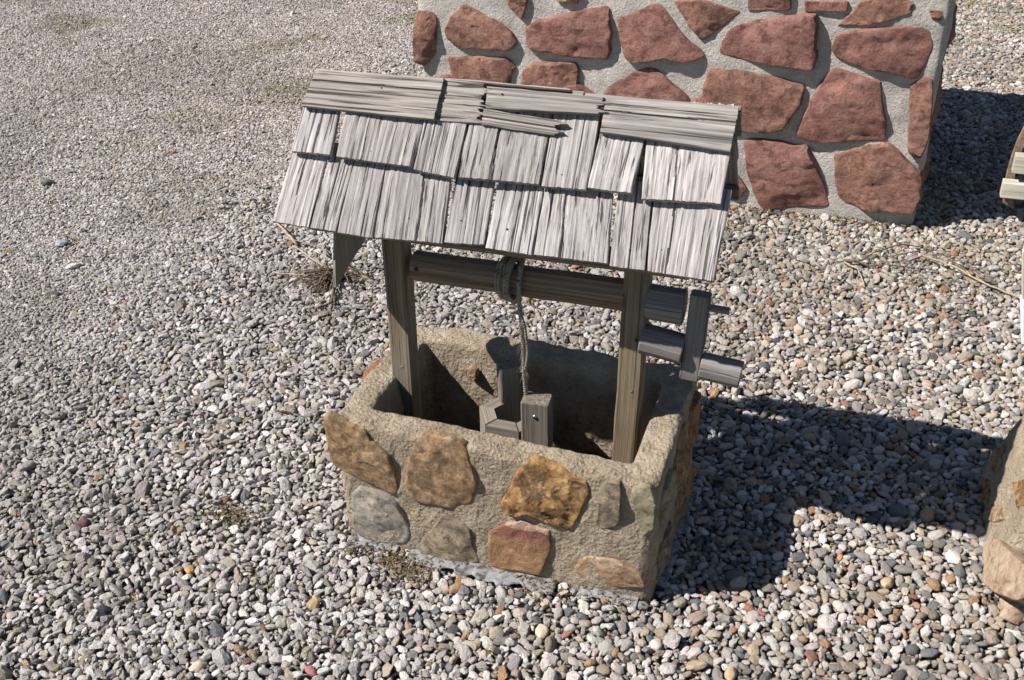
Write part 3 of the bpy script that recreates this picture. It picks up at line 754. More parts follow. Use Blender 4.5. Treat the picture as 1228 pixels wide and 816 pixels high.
ws = [
 (cA([(40, 48), (105, 52), (122, 80), (118, 225), (72, 285), (30, 262), (26, 120)]), 'redbrown'),
 (cA([(157, 125), (200, 55), (245, 18), (330, 62), (400, 95), (450, 140), (468, 180), (445, 215), (330, 210), (225, 205), (170, 170)]), 'redbrown'),
 (cA([(400, -70), (525, -75), (515, 20), (490, 85), (440, 30)]), 'redbrown'),
 (cA([(510, 120), (560, 92), (700, 55), (865, 30), (872, 80), (878, 225), (860, 255), (780, 250), (650, 235), (515, 205)]), 'red'),
 (cA([(600, -55), (740, -50), (733, 18), (650, 10)]), 'pink'),
 ([(740.5, 23.5), (767, 12.5), (792, 4), (803, 21), (820.6, 44), (847, 66), (820.6, 75.5), (796, 69), (778, 73), (757, 75), (747, 64)], 'red'),
 (cA([(176, 250), (290, 243), (420, 252), (468, 290), (440, 330), (440, 385), (330, 420), (190, 400)]), 'redbrown'),
 (cA([(500, 300), (540, 272), (720, 270), (738, 290), (728, 405), (600, 440), (485, 420), (490, 350)]), 'redbrown'),
 ([(722, 115), (733.6, 99), (767, 85), (783.5, 82), (800, 95), (820, 111), (834, 128), (838, 165), (780, 175), (728, 155)], 'red'),
 (cB([(25, 5), (120, -2), (180, 15), (260, 42), (190, 95), (122, 143), (70, 80)]), 'redbrown'),
 (cB([(285, -55), (440, -60), (432, 36), (285, 38)]), 'red'),
 (cB([(483, 5), (630, 5), (628, 38), (483, 40)]), 'red'),
 (cB([(600, 88), (680, 5), (800, -25), (862, 14), (850, 45), (760, 72), (690, 88)]), 'redbrown'),
 (cB([(916, 32), (967, 38), (960, 74), (925, 68)]), 'redbrown'),
 (cB([(186, 187), (215, 100), (330, 67), (518, 47), (522, 140), (512, 247), (400, 227), (270, 210)]), 'red'),
 (cB([(577, 167), (600, 118), (700, 102), (830, 92), (918, 96), (925, 170), (895, 240), (865, 276), (800, 255), (690, 235), (600, 205)]), 'red'),
 (cB([(132, 300), (150, 243), (270, 247), (400, 277), (478, 300), (470, 360), (400, 448), (360, 460), (150, 448), (130, 380)]), 'redbrown'),
 (cB([(457, 465), (500, 360), (545, 280), (590, 238), (650, 257), (745, 285), (755, 380), (766, 490), (560, 498), (470, 485)]), 'red'),
 (cB([(848, 300), (900, 272), (926, 282), (928, 350), (915, 480), (885, 548), (842, 530), (844, 400)]), 'redbrown'),
 (cB([(272, 490), (340, 487), (490, 517), (520, 580), (545, 640), (563, 718), (430, 723), (330, 728), (300, 660), (275, 560)]), 'red'),
 (cB([(592, 540), (700, 508), (780, 502), (830, 550), (888, 600), (888, 680), (860, 740), (700, 733), (610, 698), (585, 620)]), 'redbrown'),
 (cB([(150, 560), (215, 560), (255, 625), (278, 660), (255, 690), (170, 690), (140, 640)]), 'red'),
]
hsp = [.030, .030, .02, .034, .02, .026, .028, .032, .028, .016, .014, .012, .018, .02, .032, .030, .034, .034, .036, .032, .036, .02]
for i, (p, mt) in enumerate(ws):
    stone_on_plane(p, (0, WY-.002, 0), (0, -1, 0), M_rocks[mt], wm, hsp[i], .02, 200+i, .30 if mt == 'red' else .42)
# stones behind the well's roof, above the frame and on the other faces, filling rows between those above
rr_ = random.Random(12); sd = 300
def blob(cx, cz, w, h, plane, nrm, mt, axis):
    global sd
    sd += 1; pts = []
    n_ = rr_.randint(6, 8); a0 = rr_.random()*6
    for q in range(n_):
        a = a0+2*math.pi*q/n_+rr_.uniform(-.2, .2); m = rr_.uniform(.85, 1.12)
        dx_, dz_ = w*m*math.cos(a)*1.05, h*m*math.sin(a)*1.05
        pts.append((cx+dx_, plane, cz+dz_) if axis == 'x' else (plane, cx+dx_, cz+dz_))
    stone_on_plane(pts, (0, plane, 0) if axis == 'x' else (plane, 0, 0), nrm, M_rocks[mt], wm, .028, .02, sd, .38, pts=30, px_is_world=True)
for cx, cz, w, h in [(-1.02, .17, .10, .11), (-.80, .20, .10, .13), (-.55, .18, .12, .12), (-.29, .19, .11, .13), (-.03, .17, .11, .11), (-1.02, .40, .08, .06), (-.45, .40, .12, .07), (-.17, .39, .10, .06), (.10, .41, .09, .06)]:
    blob(cx, cz, w, h, WY-.002, (0, -1, 0), rr_.choice(['red', 'redbrown']), 'x')
for cz, n_ in ((1.03, 8), (1.20, 7)):
    for i in range(n_): blob(WXL+.13+(WXR-WXL-.26)*i/(n_-1)+rr_.uniform(-.02, .02), cz, .105, .062, WY-.002, (0, -1, 0), rr_.choice(['red', 'redbrown']), 'x')
for cz in (.16, .44, .72, 1.0, 1.22):
    for i in range(4):
        for pl, nr in ((WXR, (1, 0, 0)), (WXL, (-1, 0, 0))):
            blob(WY+.18+.27*i+rr_.uniform(-.02, .02), cz, .11, .10 if cz < 1.1 else .06, pl, nr, rr_.choice(['red', 'redbrown']), 'y')
# damp moss line at the wall's foot
vv, ff = [], []
for i in range(420):
    x = rr_.uniform(-1.1, .93); y = WY-abs(rr_.gauss(0, .018))-.004; z = gz(x, y)+rr_.uniform(-.003, .010); s_ = rr_.uniform(.003, .009)
    b = len(vv); vv += [(x-s_, y, z), (x+s_, y+s_*.3, z), (x, y-s_*.4, z+s_*1.1), (x, y+s_, z+s_*.4)]; ff += [(b, b+1, b+2), (b, b+2, b+3), (b+1, b+3, b+2)]
o = mesh_obj('moss', vv, ff, M_moss, None, False); tag(o, 'thin line of olive moss along the foot of the red stone wall', 'moss', kind='stuff')

# ================================================================== SECOND STONE PLANTER AT THE RIGHT EDGE
PX0, PX1, PY0, PY1 = 1.150, 1.80, .285, .80
planter = thing('stone_planter', 'tan mortar planter with pale orange stones cut by the right edge of the picture', 'planter', (1.47, .55, 0))
pb = open_box('masonry_base', PX0, PX1, PY0, PY1, .285, .082, M_well, planter, None, .007, 11.0, lean=.27); fix_normals(pb)
cP = lambda p: crop(1108, 480, 2.717, p)
for i, (p, mt, h) in enumerate([
   (cP([(203, 470), (222, 450), (262, 462), (318, 520), (360, 575), (345, 645), (300, 650), (235, 628), (198, 590)]), 'palepink', .018),
   (cP([(205, 352), (250, 345), (258, 388), (232, 400), (206, 390)]), 'pink', .007),
   (cP([(292, 270), (350, 255), (360, 340), (305, 350)]), 'ochre', .006),
   (cP([(226, 165), (262, 150), (258, 215), (238, 245), (220, 220)]), 'brown', .005),
   (cP([(196, 255), (222, 262), (205, 345), (192, 330)]), 'ochre', .004)]):
    stone_on_plane(p, (PX0-.002, 0, 0), (-1, 0, .27), M_rocks[mt], pb, h, .02, 500+i, .45)
for i, (x0, x1, z0, z1, mt) in enumerate([(1.2, 1.36, .04, .15, 'brown'), (1.42, 1.58, .03, .14, 'ochre'), (1.62, 1.76, .05, .16, 'pink'), (1.2, 1.4, .17, .24, 'ochre'), (1.46, 1.7, .17, .25, 'brown')]):
    stone_on_plane([(x0, PY0, z0+.02), (x0+.02, PY0, z1), (x1-.04, PY0, z1-.01), (x1, PY0, (z0+z1)/2), (x1-.03, PY0, z0), (x0+.05, PY0, z0-.005)], (0, PY0, 0), (0, -1, .27), M_rocks[mt], pb, .018, .015, 520+i, .45, px_is_world=True)
mesh_obj('planter_soil', [(PX0+.07+(PX1-PX0-.14)*i/14, PY0+.07+(PY1-PY0-.14)*j/10, .20+.02*noise.noise(Vector((i*.7, j*.7, 4)))) for j in range(11) for i in range(15)],
         [(j*15+i, j*15+i+1, (j+1)*15+i+1, (j+1)*15+i) for j in range(10) for i in range(14)], M_earth, planter)

# ================================================================== PALE TIMBER STAND AND WHITE POST AT THE RIGHT EDGE
st = thing('timber_stand', 'pale boards fixed to a curved brown side piece, cut by the right edge', 'wooden stand', (1.55, 2.9, 0))
arc_px = [(1202, 243), (1204, 226), (1208, 208), (1213, 190), (1220, 171), (1228, 155), (1240, 138), (1256, 124), (1275, 115)]
arc = [at(q, (0, 2.49, 0), (0, 1, 0)) for q in arc_px]; mid_ = Vector((arc[-1].x, 2.49, arc[0].z-.06))
inn = [p+(mid_-p).normalized()*.055 for p in arc]
vv = [p.copy() for p in arc]+inn; vv += [p+Vector((0, .03, 0)) for p in vv]; n_ = len(arc); ff = []
for q in range(n_-1):
    ff += [(q, q+1, n_+q+1, n_+q), (2*n_+q, 3*n_+q, 3*n_+q+1, 2*n_+q+1), (q, 2*n_+q, 2*n_+q+1, q+1), (n_+q, n_+q+1, 3*n_+q+1, 3*n_+q)]
ff += [(0, n_, 3*n_, 2*n_), (n_-1, 3*n_-1, 4*n_-1, 2*n_-1)]
o = mesh_obj('side_piece', vv, ff, MW_beam, st, False); fix_normals(o)
for i, (pa, pb_) in enumerate([((1204, 217), (1204, 241)), ((1219, 185), (1219, 212)), ((1234, 156), (1234, 182))]):
    p, q = at(pa, (0, 2.43, 0), (0, 1, 0)), at(pb_, (0, 2.43, 0), (0, 1, 0)); zc = (p.z+q.z)/2
    timber('board', (p.x, 2.455, zc), (p.x+.85, 2.455, zc), .05, abs(p.z-q.z)*.8, MW_pale, st, (0, 0, 1), .004)
timber('leg', (1.46, 2.56, -.02), (1.46, 2.56, .36), .05, .05, MW_pale, st, (0, -1, 0)); timber('leg', (2.10, 2.56, -.02), (2.10, 2.56, .36), .05, .05, MW_pale, st, (0, -1, 0))
pt = thing('painted_post', 'thin white painted post just touching the right edge of the picture', 'post', (1.35, 1.52, 0))
b0 = at((1231.5, 424), (0, 1.52, 0), (0, 1, 0)); b1 = at((1231.5, 357), (0, 1.52, 0), (0, 1, 0)); b2 = at((1231.5, 300), (0, 1.52, 0), (0, 1, 0))
b0.z = max(b0.z-.03, -.02)
timber('sleeve', b0, b1, .038, .038, M_white, pt, (0, -1, 0), .004)
timber('pole', b1+Vector((0, 0, .001)), b2, .030, .030, MW_pale, pt, (0, -1, 0), .004)

# ================================================================== GRAVEL
G = np.random.default_rng(11)
def vis(x, y, m=.06):
    """inside the picture (with a margin), on the ground"""
    dx_, dy_, dz_ = x-CAM.x, y-CAM.y, -CAM.z
    X = dx_*rt2.x+dy_*rt2.y+dz_*rt2.z; Y = dx_*dn2.x+dy_*dn2.y+dz_*dn2.z; Z = dx_*fwd.x+dy_*fwd.y+dz_*fwd.z
    u = F*X/Z; w = F*Y/Z
    return (Z > .1) & (abs(u) < 614*(1+m*2)+10) & (abs(w) < 408*(1+m*2)+10)
def np_noise(x, y, sc, seed):
    """smooth value noise"""
    g = np.random.default_rng(seed).random((256, 256))
    X = (x*sc) % 256; Y = (y*sc) % 256; i = X.astype(int); j = Y.astype(int); fx = X-i; fy = Y-j
    fx = fx*fx*(3-2*fx); fy = fy*fy*(3-2*fy); i1 = (i+1) % 256; j1 = (j+1) % 256; i %= 256; j %= 256
    return (g[i, j]*(1-fx)+g[i1, j]*fx)*(1-fy)+(g[i, j1]*(1-fx)+g[i1, j1]*fx)*fy
def fine_amount(x, y):
    """1 on the packed drive (far left), 0 on the loose pebbles"""
    # line through ground points seen at (0,530) and (350,255)
    a = ground((0, 540)); b = ground((345, 235)); d = np.array([b.x-a.x, b.y-a.y]); d /= np.hypot(*d)
    s = (x-a.x)*(-d[1])+(y-a.y)*d[0]
    s = s+.35*(np_noise(x+50, y+50, 1.6, 3)-.5)
    return np.clip(s/.7+.5, 0, 1)
CELL = .004; GX0, GY0, GW, GH = -6.6, -1.2, 8.8, 8.6
occ = np.zeros((int(GW/CELL), int(GH/CELL)), bool)
def stampbox(x0, x1, y0, y1):
    occ[int((x0-GX0)/CELL):int((x1-GX0)/CELL), int((y0-GY0)/CELL):int((y1-GY0)/CELL)] = True
stampbox(-.40, .40, .0, WD); stampbox(WXL, WXR, WY, WYB); stampbox(PX0+.01, 2.1, PY0, PY1); stampbox(-.21, .17, -.040, .0)
def stampdisks(x, y, r):
    m = int(math.ceil(r/CELL)); off = [(i, j) for i in range(-m, m+1) for j in range(-m, m+1) if math.hypot(i, j)*CELL <= r]
    ix = ((x-GX0)/CELL).astype(int); iy = ((y-GY0)/CELL).astype(int)
    for i, j in off: occ[np.clip(ix+i, 0, occ.shape[0]-1), np.clip(iy+j, 0, occ.shape[1]-1)] = True
# a few stones that stand out, each a thing of its own
def ico(sub):
    bm = bmesh.new(); bmesh.ops.create_icosphere(bm, subdivisions=sub, radius=1)
    v_ = np.array([v.co[:] for v in bm.verts]); f_ = [tuple(v.index for v in f.verts) for f in bm.faces]; bm.free(); return v_, f_
def pebble_shape(sub, seed, angular, cuts=9):
    v_, f_ = ico(sub); g = np.random.default_rng(seed)
    d = v_/np.linalg.norm(v_, axis=1)[:, None]
    r = np.ones(len(d))
    if angular > 0:
        nrm = g.normal(size=(cuts, 3)); nrm /= np.linalg.norm(nrm, axis=1)[:, None]; off = g.uniform(.62, .92, cuts)
        dd = d@nrm.T; rr = np.where(dd > .05, off/np.maximum(dd, .05), 9).min(axis=1)
        r = np.minimum(r*1.05, r*(1-angular)+angular*np.minimum(rr, 1.12))
    nz = np.array([noise.noise(Vector(p)*1.6+Vector((seed*3.1, 0, 0))) for p in d])*.24+np.array([noise.noise(Vector(p)*4+Vector((seed, 5, 0))) for p in d])*.07
    v_ = d*(r*(1+nz))[:, None]*np.array([1.0, g.uniform(.66, .92), g.uniform(.44, .68)])
    return v_, f_
specials = [((1063, 703), .040, (.50, .33, .21), 'smooth orange-tan pebble standing on end below the well shadow', 0), ((913, 736), .021, (.33, .12, .095), 'round dark red pebble in front of the well at right', 0),
 ((650, 761), .034, (.52, .43, .31), 'flat cream and tan pebble near the bottom edge, in front of the well', 0), ((1084, 687), .036, (.19, .18, .155), 'flat olive-grey pebble beside the orange-tan upright one', 0),
 ((101, 630), .030, (.14, .065, .07), 'dark maroon angular stone in the gravel at lower left', 1), ((228, 685), .027, (.45, .27, .10), 'mustard orange pebble in the gravel left of the well', 0),
 ((333, 481), .030, (.21, .235, .265), 'blue-grey angular stone left of the well', 1), ((73, 295), .046, (.30, .31, .32), 'flat grey stone on the packed drive at far left', 1),
 ((209, 185), .030, (.33, .16, .13), 'salmon red chip lying on the packed drive', 1), ((373, 806), .028, (.33, .13, .13), 'red pebble at the bottom edge left of the well', 0),
 ((876, 810), .036, (.43, .31, .20), 'large tan pebble on the bottom edge below the well', 0), ((238, 802), .030, (.52, .44, .34), 'cream oval pebble at the bottom left', 0),
 ((58, 222), .045, (.13, .12, .10), 'dark flat stone lying on the drive at upper left', 1), ((1007, 671), .021, (.50, .20, .10), 'small rusty orange pebble at the edge of the roof shadow', 0),
 ((986, 649), .026, (.60, .575, .54), 'whitish flat pebble just inside the sunlit corner of the shadow', 1)]
for i, (px, r, col, lab, ang) in enumerate(specials):
    p = ground(px); v_, f_ = pebble_shape(3, 900+i, .8 if ang else .25, 9)
    k_ = r*.55; a = random.random()*3 if i else 1.35
    dark = tuple(x*.72 for x in col)
    o = mesh_obj('loose_stone', v_*k_*np.array([1.15, 1, 1]), f_, plain_peb('loose_stone_surface', dark, col))
    o.location = (p.x, p.y, gz(p.x, p.y)+k_*.42); o.rotation_euler = (random.uniform(-.2, .2), random.uniform(-.2, .2), a); auto_sharp(o, 40)
    tag(o, lab, 'stone'); stampdisks(np.array([p.x]), np.array([p.y]), k_*.85)
p = ground((1216, 727)); v_, f_ = pebble_shape(3, 977, .9, 8)
o = mesh_obj('loose_stone', v_*np.array([.062, .05, .05]), f_, M_rocks['palepink']); o.location = (p.x+.01, p.y-.01, .012); o.rotation_euler = (.2, .1, .7)
tag(o, 'large pale pinkish rock lying against the foot of the right-edge planter', 'stone'); stampdisks(np.array([p.x]), np.array([p.y]), .045)

PAL_R = np.array([[.68, .655, .615], [.60, .57, .53], [.49, .455, .41], [.38, .36, .335], [.30, .285, .27], [.46, .40, .31], [.40, .33, .25], [.50, .40, .28], [.42, .26, .15], [.38, .19, .13], [.17, .18, .185], [.12, .125, .13], [.24, .22, .19], [.16, .20, .19], [.55, .47, .38], [.46, .36, .31]])
WT_R = np.array([15, 14, 12, 9, 7, 8, 5, 4, 2.2, 1.6, 4.5, 2.5, 5, 1.2, 6, 3.])
PAL_L = np.array([[.70, .675, .65], [.60, .575, .55], [.50, .475, .45], [.40, .38, .365], [.30, .29, .285], [.46, .42, .35], [.36, .31, .24], [.20, .205, .21], [.42, .30, .18], [.30, .17, .14], [.50, .47, .42]])
WT_L = np.array([16, 20, 18, 14, 7, 8, 4, 3, .9, .5, 9.])
X, Y, Rr, Lay = [], [], [], []
def tier(r, keep, spacing, overlap, zoff):
    xs_ = np.arange(GX0+.1, GX0+GW-.1, spacing); ys_ = np.arange(GY0+.1, GY0+GH-.1, spacing*.9)
    gx, gy = np.meshgrid(xs_, ys_); gx = gx+(np.arange(len(ys_)) % 2)[:, None]*spacing*.5
    gx = (gx+G.uniform(-.42, .42, gx.shape)*spacing).ravel(); gy = (gy+G.uniform(-.42, .42, gy.shape)*spacing).ravel()
    m = vis(gx, gy); gx, gy = gx[m], gy[m]
    fa = fine_amount(gx, gy); kp = keep(fa, gx, gy); m = G.random(len(gx)) < kp; gx, gy, fa = gx[m], gy[m], fa[m]
    ok = np.ones(len(gx), bool)
    if overlap is not None:
        for k_ in range(-1, 6):
            a = k_*math.pi/3; q = overlap*r if k_ >= 0 else 0
            ix = ((gx+q*math.cos(a)-GX0)/CELL).astype(int); iy = ((gy+q*math.sin(a)-GY0)/CELL).astype(int)
            ok &= ~occ[np.clip(ix, 0, occ.shape[0]-1), np.clip(iy, 0, occ.shape[1]-1)]
    else:
        ins = ((gx > -.36) & (gx < .36) & (gy > .04) & (gy < WD-.04)) | ((gx > WXL+.03) & (gx < WXR-.03) & (gy > WY+.03) & (gy < WYB-.03)) | ((gx > PX0+.04) & (gy > PY0+.04) & (gy < PY1-.04))
        ok = ~ins
    gx, gy = gx[ok], gy[ok]
    if overlap is not None: stampdisks(gx, gy, r*.80)
    X.append(gx); Y.append(gy); Rr.append(np.full(len(gx), r)*G.uniform(.88, 1.14, len(gx))); Lay.append(np.full(len(gx), zoff))
near = lambda y: np.clip(1-(y-1.0)/4, .0, 1)
tier(.0255, lambda f, x, y: (1-f)*.016, .060, .75, .0)
tier(.021, lambda f, x, y: (1-f)*.055+f*.003, .050, .75, .0)
tier(.0170, lambda f, x, y: (1-f)*.24+f*.008, .040, .72, .0)
tier(.0138, lambda f, x, y: (1-f)**1.3*.50+f*.022, .031, .70, .0)
tier(.0112, lambda f, x, y: (1-f)*.90+f*.09, .0245, .70, .001)
tier(.0088, lambda f, x, y: (1-f*.6)*1.0, .019, .66, .001)
tier(.0068, lambda f, x, y: 1.0+f*0, .0145, .62, .001)
tier(.0052, lambda f, x, y: np.where(y < 3.4, 1.0, .6), .0115, .55, .0)
tier(.0090, lambda f, x, y: (1-f)*.75+.3*f, .0175, None, -.012)
tier(.0070, lambda f, x, y: np.clip((f-.35)*2, 0, 1), .0115, None, -.003)
X = np.concatenate(X); Y = np.concatenate(Y); Rr = np.concatenate(Rr); Lay = np.concatenate(Lay); N = len(X)
fa = fine_amount(X, Y)
# warm mixed pebbles to the right, grey limestone to the left
warm = np.clip((X-(-.55)+.5*(np_noise(X+20, Y+20, 1.1, 8)-.5))/1.1, 0, 1)
selR = G.random(N) < warm
col = np.where(selR[:, None], PAL_R[G.choice(len(PAL_R), N, p=WT_R/WT_R.sum())], PAL_L[G.choice(len(PAL_L), N, p=WT_L/WT_L.sum())])
col = col*G.uniform(.80, 1.16, (N, 1))*G.uniform(.97, 1.03, (N, 3))*np.array([.925, .900, .900])
patch = np_noise(X+9, Y+9, 1.3, 21)*.6+np_noise(X+9, Y+9, 4.1, 22)*.4
olive = np.clip((patch-.60)/.12, 0, 1)*np.clip((Y-1.6)/1.5, 0, 1)*.62*(G.random(N) < .6)
col = col*(1-olive[:, None])+olive[:, None]*np.array([.22, .21, .10])
wt_ = fa[:, None]*np.clip((Y-.5)/2.5, 0, 1)[:, None]
col = col*(1+wt_*np.array([.03, .0, -.015]))
dirt = np.clip((np_noise(X+4, Y+4, 2.1, 31)-.55)/.2, 0, 1)*.25
col = col*(1-dirt[:, None])+dirt[:, None]*np.array([.20, .175, .14])
lift = G.uniform(-.25, .35, N)
gzz = .010*(np_noise(X+30, Y+30, 1.7*1.6, 5)-.5)*0
Z = np.array([gz(a, b) for a, b in zip(X.tolist(), Y.tolist())])+Lay+Rr*(.22+lift*.55)-.003*fa
tilt = .42
rot = np.stack([G.normal(0, tilt, N), G.normal(0, tilt, N), G.uniform(0, 6.283, N)], 1)
scl = Rr[:, None]*np.stack([G.uniform(1.0, 1.32, N), G.uniform(.88, 1.12, N), G.uniform(.80, 1.15, N)], 1)
angp = np.clip(1.05-warm*.85, .12, 1)
isang = G.random(N) < angp
NR, NA = 10, 12
idx = np.where(isang, NR+G.integers(0, NA, N), G.integers(0, NR, N)).astype(np.int32)
pcol = bpy.data.collections.new('pebble shapes')
for i in range(NR+NA):
    v_, f_ = pebble_shape(3 if i in (0, 1, 2, 3, 4, NR, NR+1, NR+2, NR+3, NR+4, NR+5) else 3, 50+i, .15+.04*i if i < NR else .92, 7 if i < NR else 8)
    me = bpy.data.meshes.new('pebble'); me.from_pydata([tuple(p) for p in v_], [], f_); me.polygons.foreach_set('use_smooth', [True]*len(me.polygons)); me.materials.append(M_peb)
    o = bpy.data.objects.new('pebble_shape_%02d' % i, me); pcol.objects.link(o)
    if i >= NR: auto_sharp(o, 24)
me = bpy.data.meshes.new('gravel'); me.vertices.add(N); me.vertices.foreach_set('co', np.stack([X, Y, Z], 1).astype(np.float32).ravel())
def attr(n_, t, arr, fld='vector'):
    a = me.attributes.new(n_, t, 'POINT'); a.data.foreach_set(fld, arr.ravel())
attr('rot', 'FLOAT_VECTOR', rot.astype(np.float32)); attr('scl', 'FLOAT_VECTOR', scl.astype(np.float32))
attr('idx', 'INT', idx, 'value'); attr('col', 'FLOAT_COLOR', np.concatenate([np.clip(col, 0, .8), np.ones((N, 1))], 1).astype(np.float32), 'color')
gr = bpy.data.objects.new('gravel', me); C.objects.link(gr); me.materials.append(M_peb)
tag(gr, 'loose grey, cream and tan pebbles covering the whole ground', 'gravel', kind='stuff')
ng = bpy.data.node_groups.new('scatter pebbles', 'GeometryNodeTree')
ng.interface.new_socket('Geometry', in_out='INPUT', socket_type='NodeSocketGeometry'); ng.interface.new_socket('Geometry', in_out='OUTPUT', socket_type='NodeSocketGeometry')
gi = ng.nodes.new('NodeGroupInput'); go = ng.nodes.new('NodeGroupOutput'); ip = ng.nodes.new('GeometryNodeInstanceOnPoints'); ci = ng.nodes.new('GeometryNodeCollectionInfo')
ci.inputs[0].default_value = pcol; ci.inputs['Separate Children'].default_value = True; ci.inputs['Reset Children'].default_value = True
ip.inputs['Pick Instance'].default_value = True
def named(n_, t):
    x_ = ng.nodes.new('GeometryNodeInputNamedAttribute'); x_.data_type = t; x_.inputs[0].default_value = n_; return x_.outputs[0]
mtp = ng.nodes.new('GeometryNodeMeshToPoints')
ng.links.new(gi.outputs[0], mtp.inputs[0]); ng.links.new(mtp.outputs[0], ip.inputs['Points']); ng.links.new(ci.outputs[0], ip.inputs['Instance'])
ng.links.new(named('rot', 'FLOAT_VECTOR'), ip.inputs['Rotation']); ng.links.new(named('scl', 'FLOAT_VECTOR'), ip.inputs['Scale']); ng.links.new(named('idx', 'INT'), ip.inputs['Instance Index'])
ng.links.new(ip.outputs[0], go.inputs[0]); md = gr.modifiers.new('scatter', 'NODES'); md.node_group = ng
print('pebbles', N)

# ================================================================== DEAD PLANTS, TWIGS, TUFTS
rr_ = random.Random(21)
def stem(path_px, r0, r1, lift_, verts, faces, wob=.006):
    P = []
    for i, q in enumerate(path_px):
        p = ground(q[:2]); h = q[2] if len(q) > 2 else .018
        p.z = gz(p.x, p.y)+h+lift_; P.append(p)
    Q = []
    for a, b in zip(P, P[1:]):
        for t in range(5): Q.append(a.lerp(b, t/5)+Vector((rr_.uniform(-wob, wob)*.4, rr_.uniform(-wob, wob)*.4, rr_.uniform(0, wob)*.5)))
    Q.append(P[-1]); rad = [r0+(r1-r0)*i/(len(Q)-1) for i in range(len(Q))]
    tube_data(Q, rad, 5, verts, faces)
def plant(name, label, cat, root_px, groups):
    p = ground(root_px); t = thing(name, label, cat, (p.x, p.y, 0))
    for nm, mt, stems in groups:
        vv, ff = [], []
        for s_ in stems: stem(s_[0], s_[1], s_[2], s_[3] if len(s_) > 3 else 0, vv, ff)
        mesh_obj(nm, vv, ff, mt, t)
    return t
dark = [([(405, 332, .05), (402, 350, .03), (398, 368, .012), (378, 376, .012)], .007, .003)]
for q in range(46):
    m_ = rr_.choice([(3.2, .22, 70), (3.0, .35, 55), (2.35, .25, 48), (2.5, .2, 40), (.0, .25, 40), (-.35, .3, 34)]); a = rr_.gauss(m_[0], m_[1]); L = rr_.uniform(.45, 1.0)*m_[2]
    ex, ey = 403+math.cos(a)*L*1.15, 337+math.sin(a)*L*.95+rr_.uniform(-4, 4)
    dark.append(([(404+rr_.uniform(-4, 4), 335+rr_.uniform(-4, 4), .03), (403+math.cos(a)*L*.6, 336+math.sin(a)*L*.42+rr_.uniform(-5, 5), rr_.uniform(.02, .05)), (ex, ey, .012)], rr_.uniform(.0018, .004), .0010))
for q in range(16):
    a = rr_.uniform(-.5, 3.4); L = rr_.uniform(10, 30)
    dark.append(([(404, 338, .012), (404+math.cos(a)*L*.5, 335+math.sin(a)*L*.3, rr_.uniform(.02, .06)), (404+math.cos(a)*L, 334+math.sin(a)*L*.8, .012)], rr_.uniform(.004, .007), .002))
plant('dead_weed', 'dried brown weed clump sprawling on the gravel behind the left post', 'dead plant', (404, 345), [
 ('root_stems', M_dead, dark),
 ('bleached_stalks', M_deadl, [([(326, 270, .03), (340, 285, .04), (357, 299, .02)], .004, .0065), ([(330, 272, .02), (352, 296, .03), (385, 301, .015)], .002, .002),
    ([(330, 333, .02), (360, 338, .03), (400, 340, .02)], .003, .002), ([(385, 296, .03), (392, 312, .02)], .0025, .002), ([(352, 300, .02), (392, 330, .03), (402, 338, .03)], .0035, .003)])])
dr = [([(1008, 320, .02), (1030, 322, .025), (1046, 312, .03), (1078, 301, .03), (1106, 299, .012)], .004, .002), ([(1012, 318, .02), (1040, 326, .02), (1075, 325, .02), (1120, 330, .02)], .0038, .0018),
      ([(1080, 322, .02), (1104, 315, .03), (1125, 322, .03), (1150, 332, .03), (1170, 342, .02), (1200, 354, .02), (1226, 363, .012)], .003, .0042),
      ([(1012, 322, .02), (1028, 332, .025), (1036, 350, .012)], .0042, .0028), ([(1034, 322, .03), (1058, 318, .03), (1110, 308, .03), (1140, 304, .012)], .002, .0012)]
for q in range(14):
    x0_ = rr_.uniform(1010, 1150); dr.append(([(x0_, 320+rr_.uniform(-10, 12), .02), (x0_+rr_.uniform(8, 30), 320+rr_.uniform(-12, 16), .03), (x0_+rr_.uniform(30, 70), 322+rr_.uniform(-16, 22), .010)], .0013, .0007))
plant('dead_branch', 'forked dried stem lying on the pebbles in front of the red wall at right', 'dead branch', (1060, 320), [('stems', M_deadl, dr[2:4]), ('stems', M_dead, dr[:2]+dr[4:])])
plant('twig', 'thin dark twig on the pebbles seen under the roller', 'twig', (605, 373), [('stem', M_dead, [([(583, 372, .02), (600, 373, .022), (626, 372, .016)], .0020, .0012)])])
plant('twig', 'short slanted dry stalk on the pebbles at the bottom right of the well', 'twig', (960, 750), [('stem', M_dead, [([(951, 737, .02), (958, 747, .03), (966, 760, .02)], .0016, .0012)])])
# low tufts: clumps of short blades between the pebbles
vv, ff, vm, fm = [], [], [], []
tufts = [(250, 600, 1), (280, 625, 1.6), (268, 612, 1), (318, 608, .8), (146, 672, .8), (160, 720, .6), (305, 712, .8), (290, 520, .6), (345, 437, 1.0), (350, 412, .8), (405, 412, .9), (410, 440, .7), (440, 395, 1.0), (428, 390, .8), (300, 640, .6), (365, 780, .8), (252, 690, .5), (490, 688, 1.3), (470, 680, 1.0), (510, 700, .8),
         (875, 425, .9), (880, 402, .8), (905, 375, .8), (866, 398, .7), (870, 440, .6), (640, 365, .6), (630, 362, .5), (558, 346, .6), (1002, 408, .8), (1015, 440, .6), (300, 700, .5), (1180, 356, .8), (1140, 352, .8), (230, 745, .5), (120, 700, .4), (75, 690, .4), (480, 650, .5), (60, 440, .4), (88, 290, .7), (255, 265, .5), (640, 380, .6), (1000, 268, .9), (960, 265, .8), (915, 258, .8), (1050, 275, .8), (690, 240, .6)]
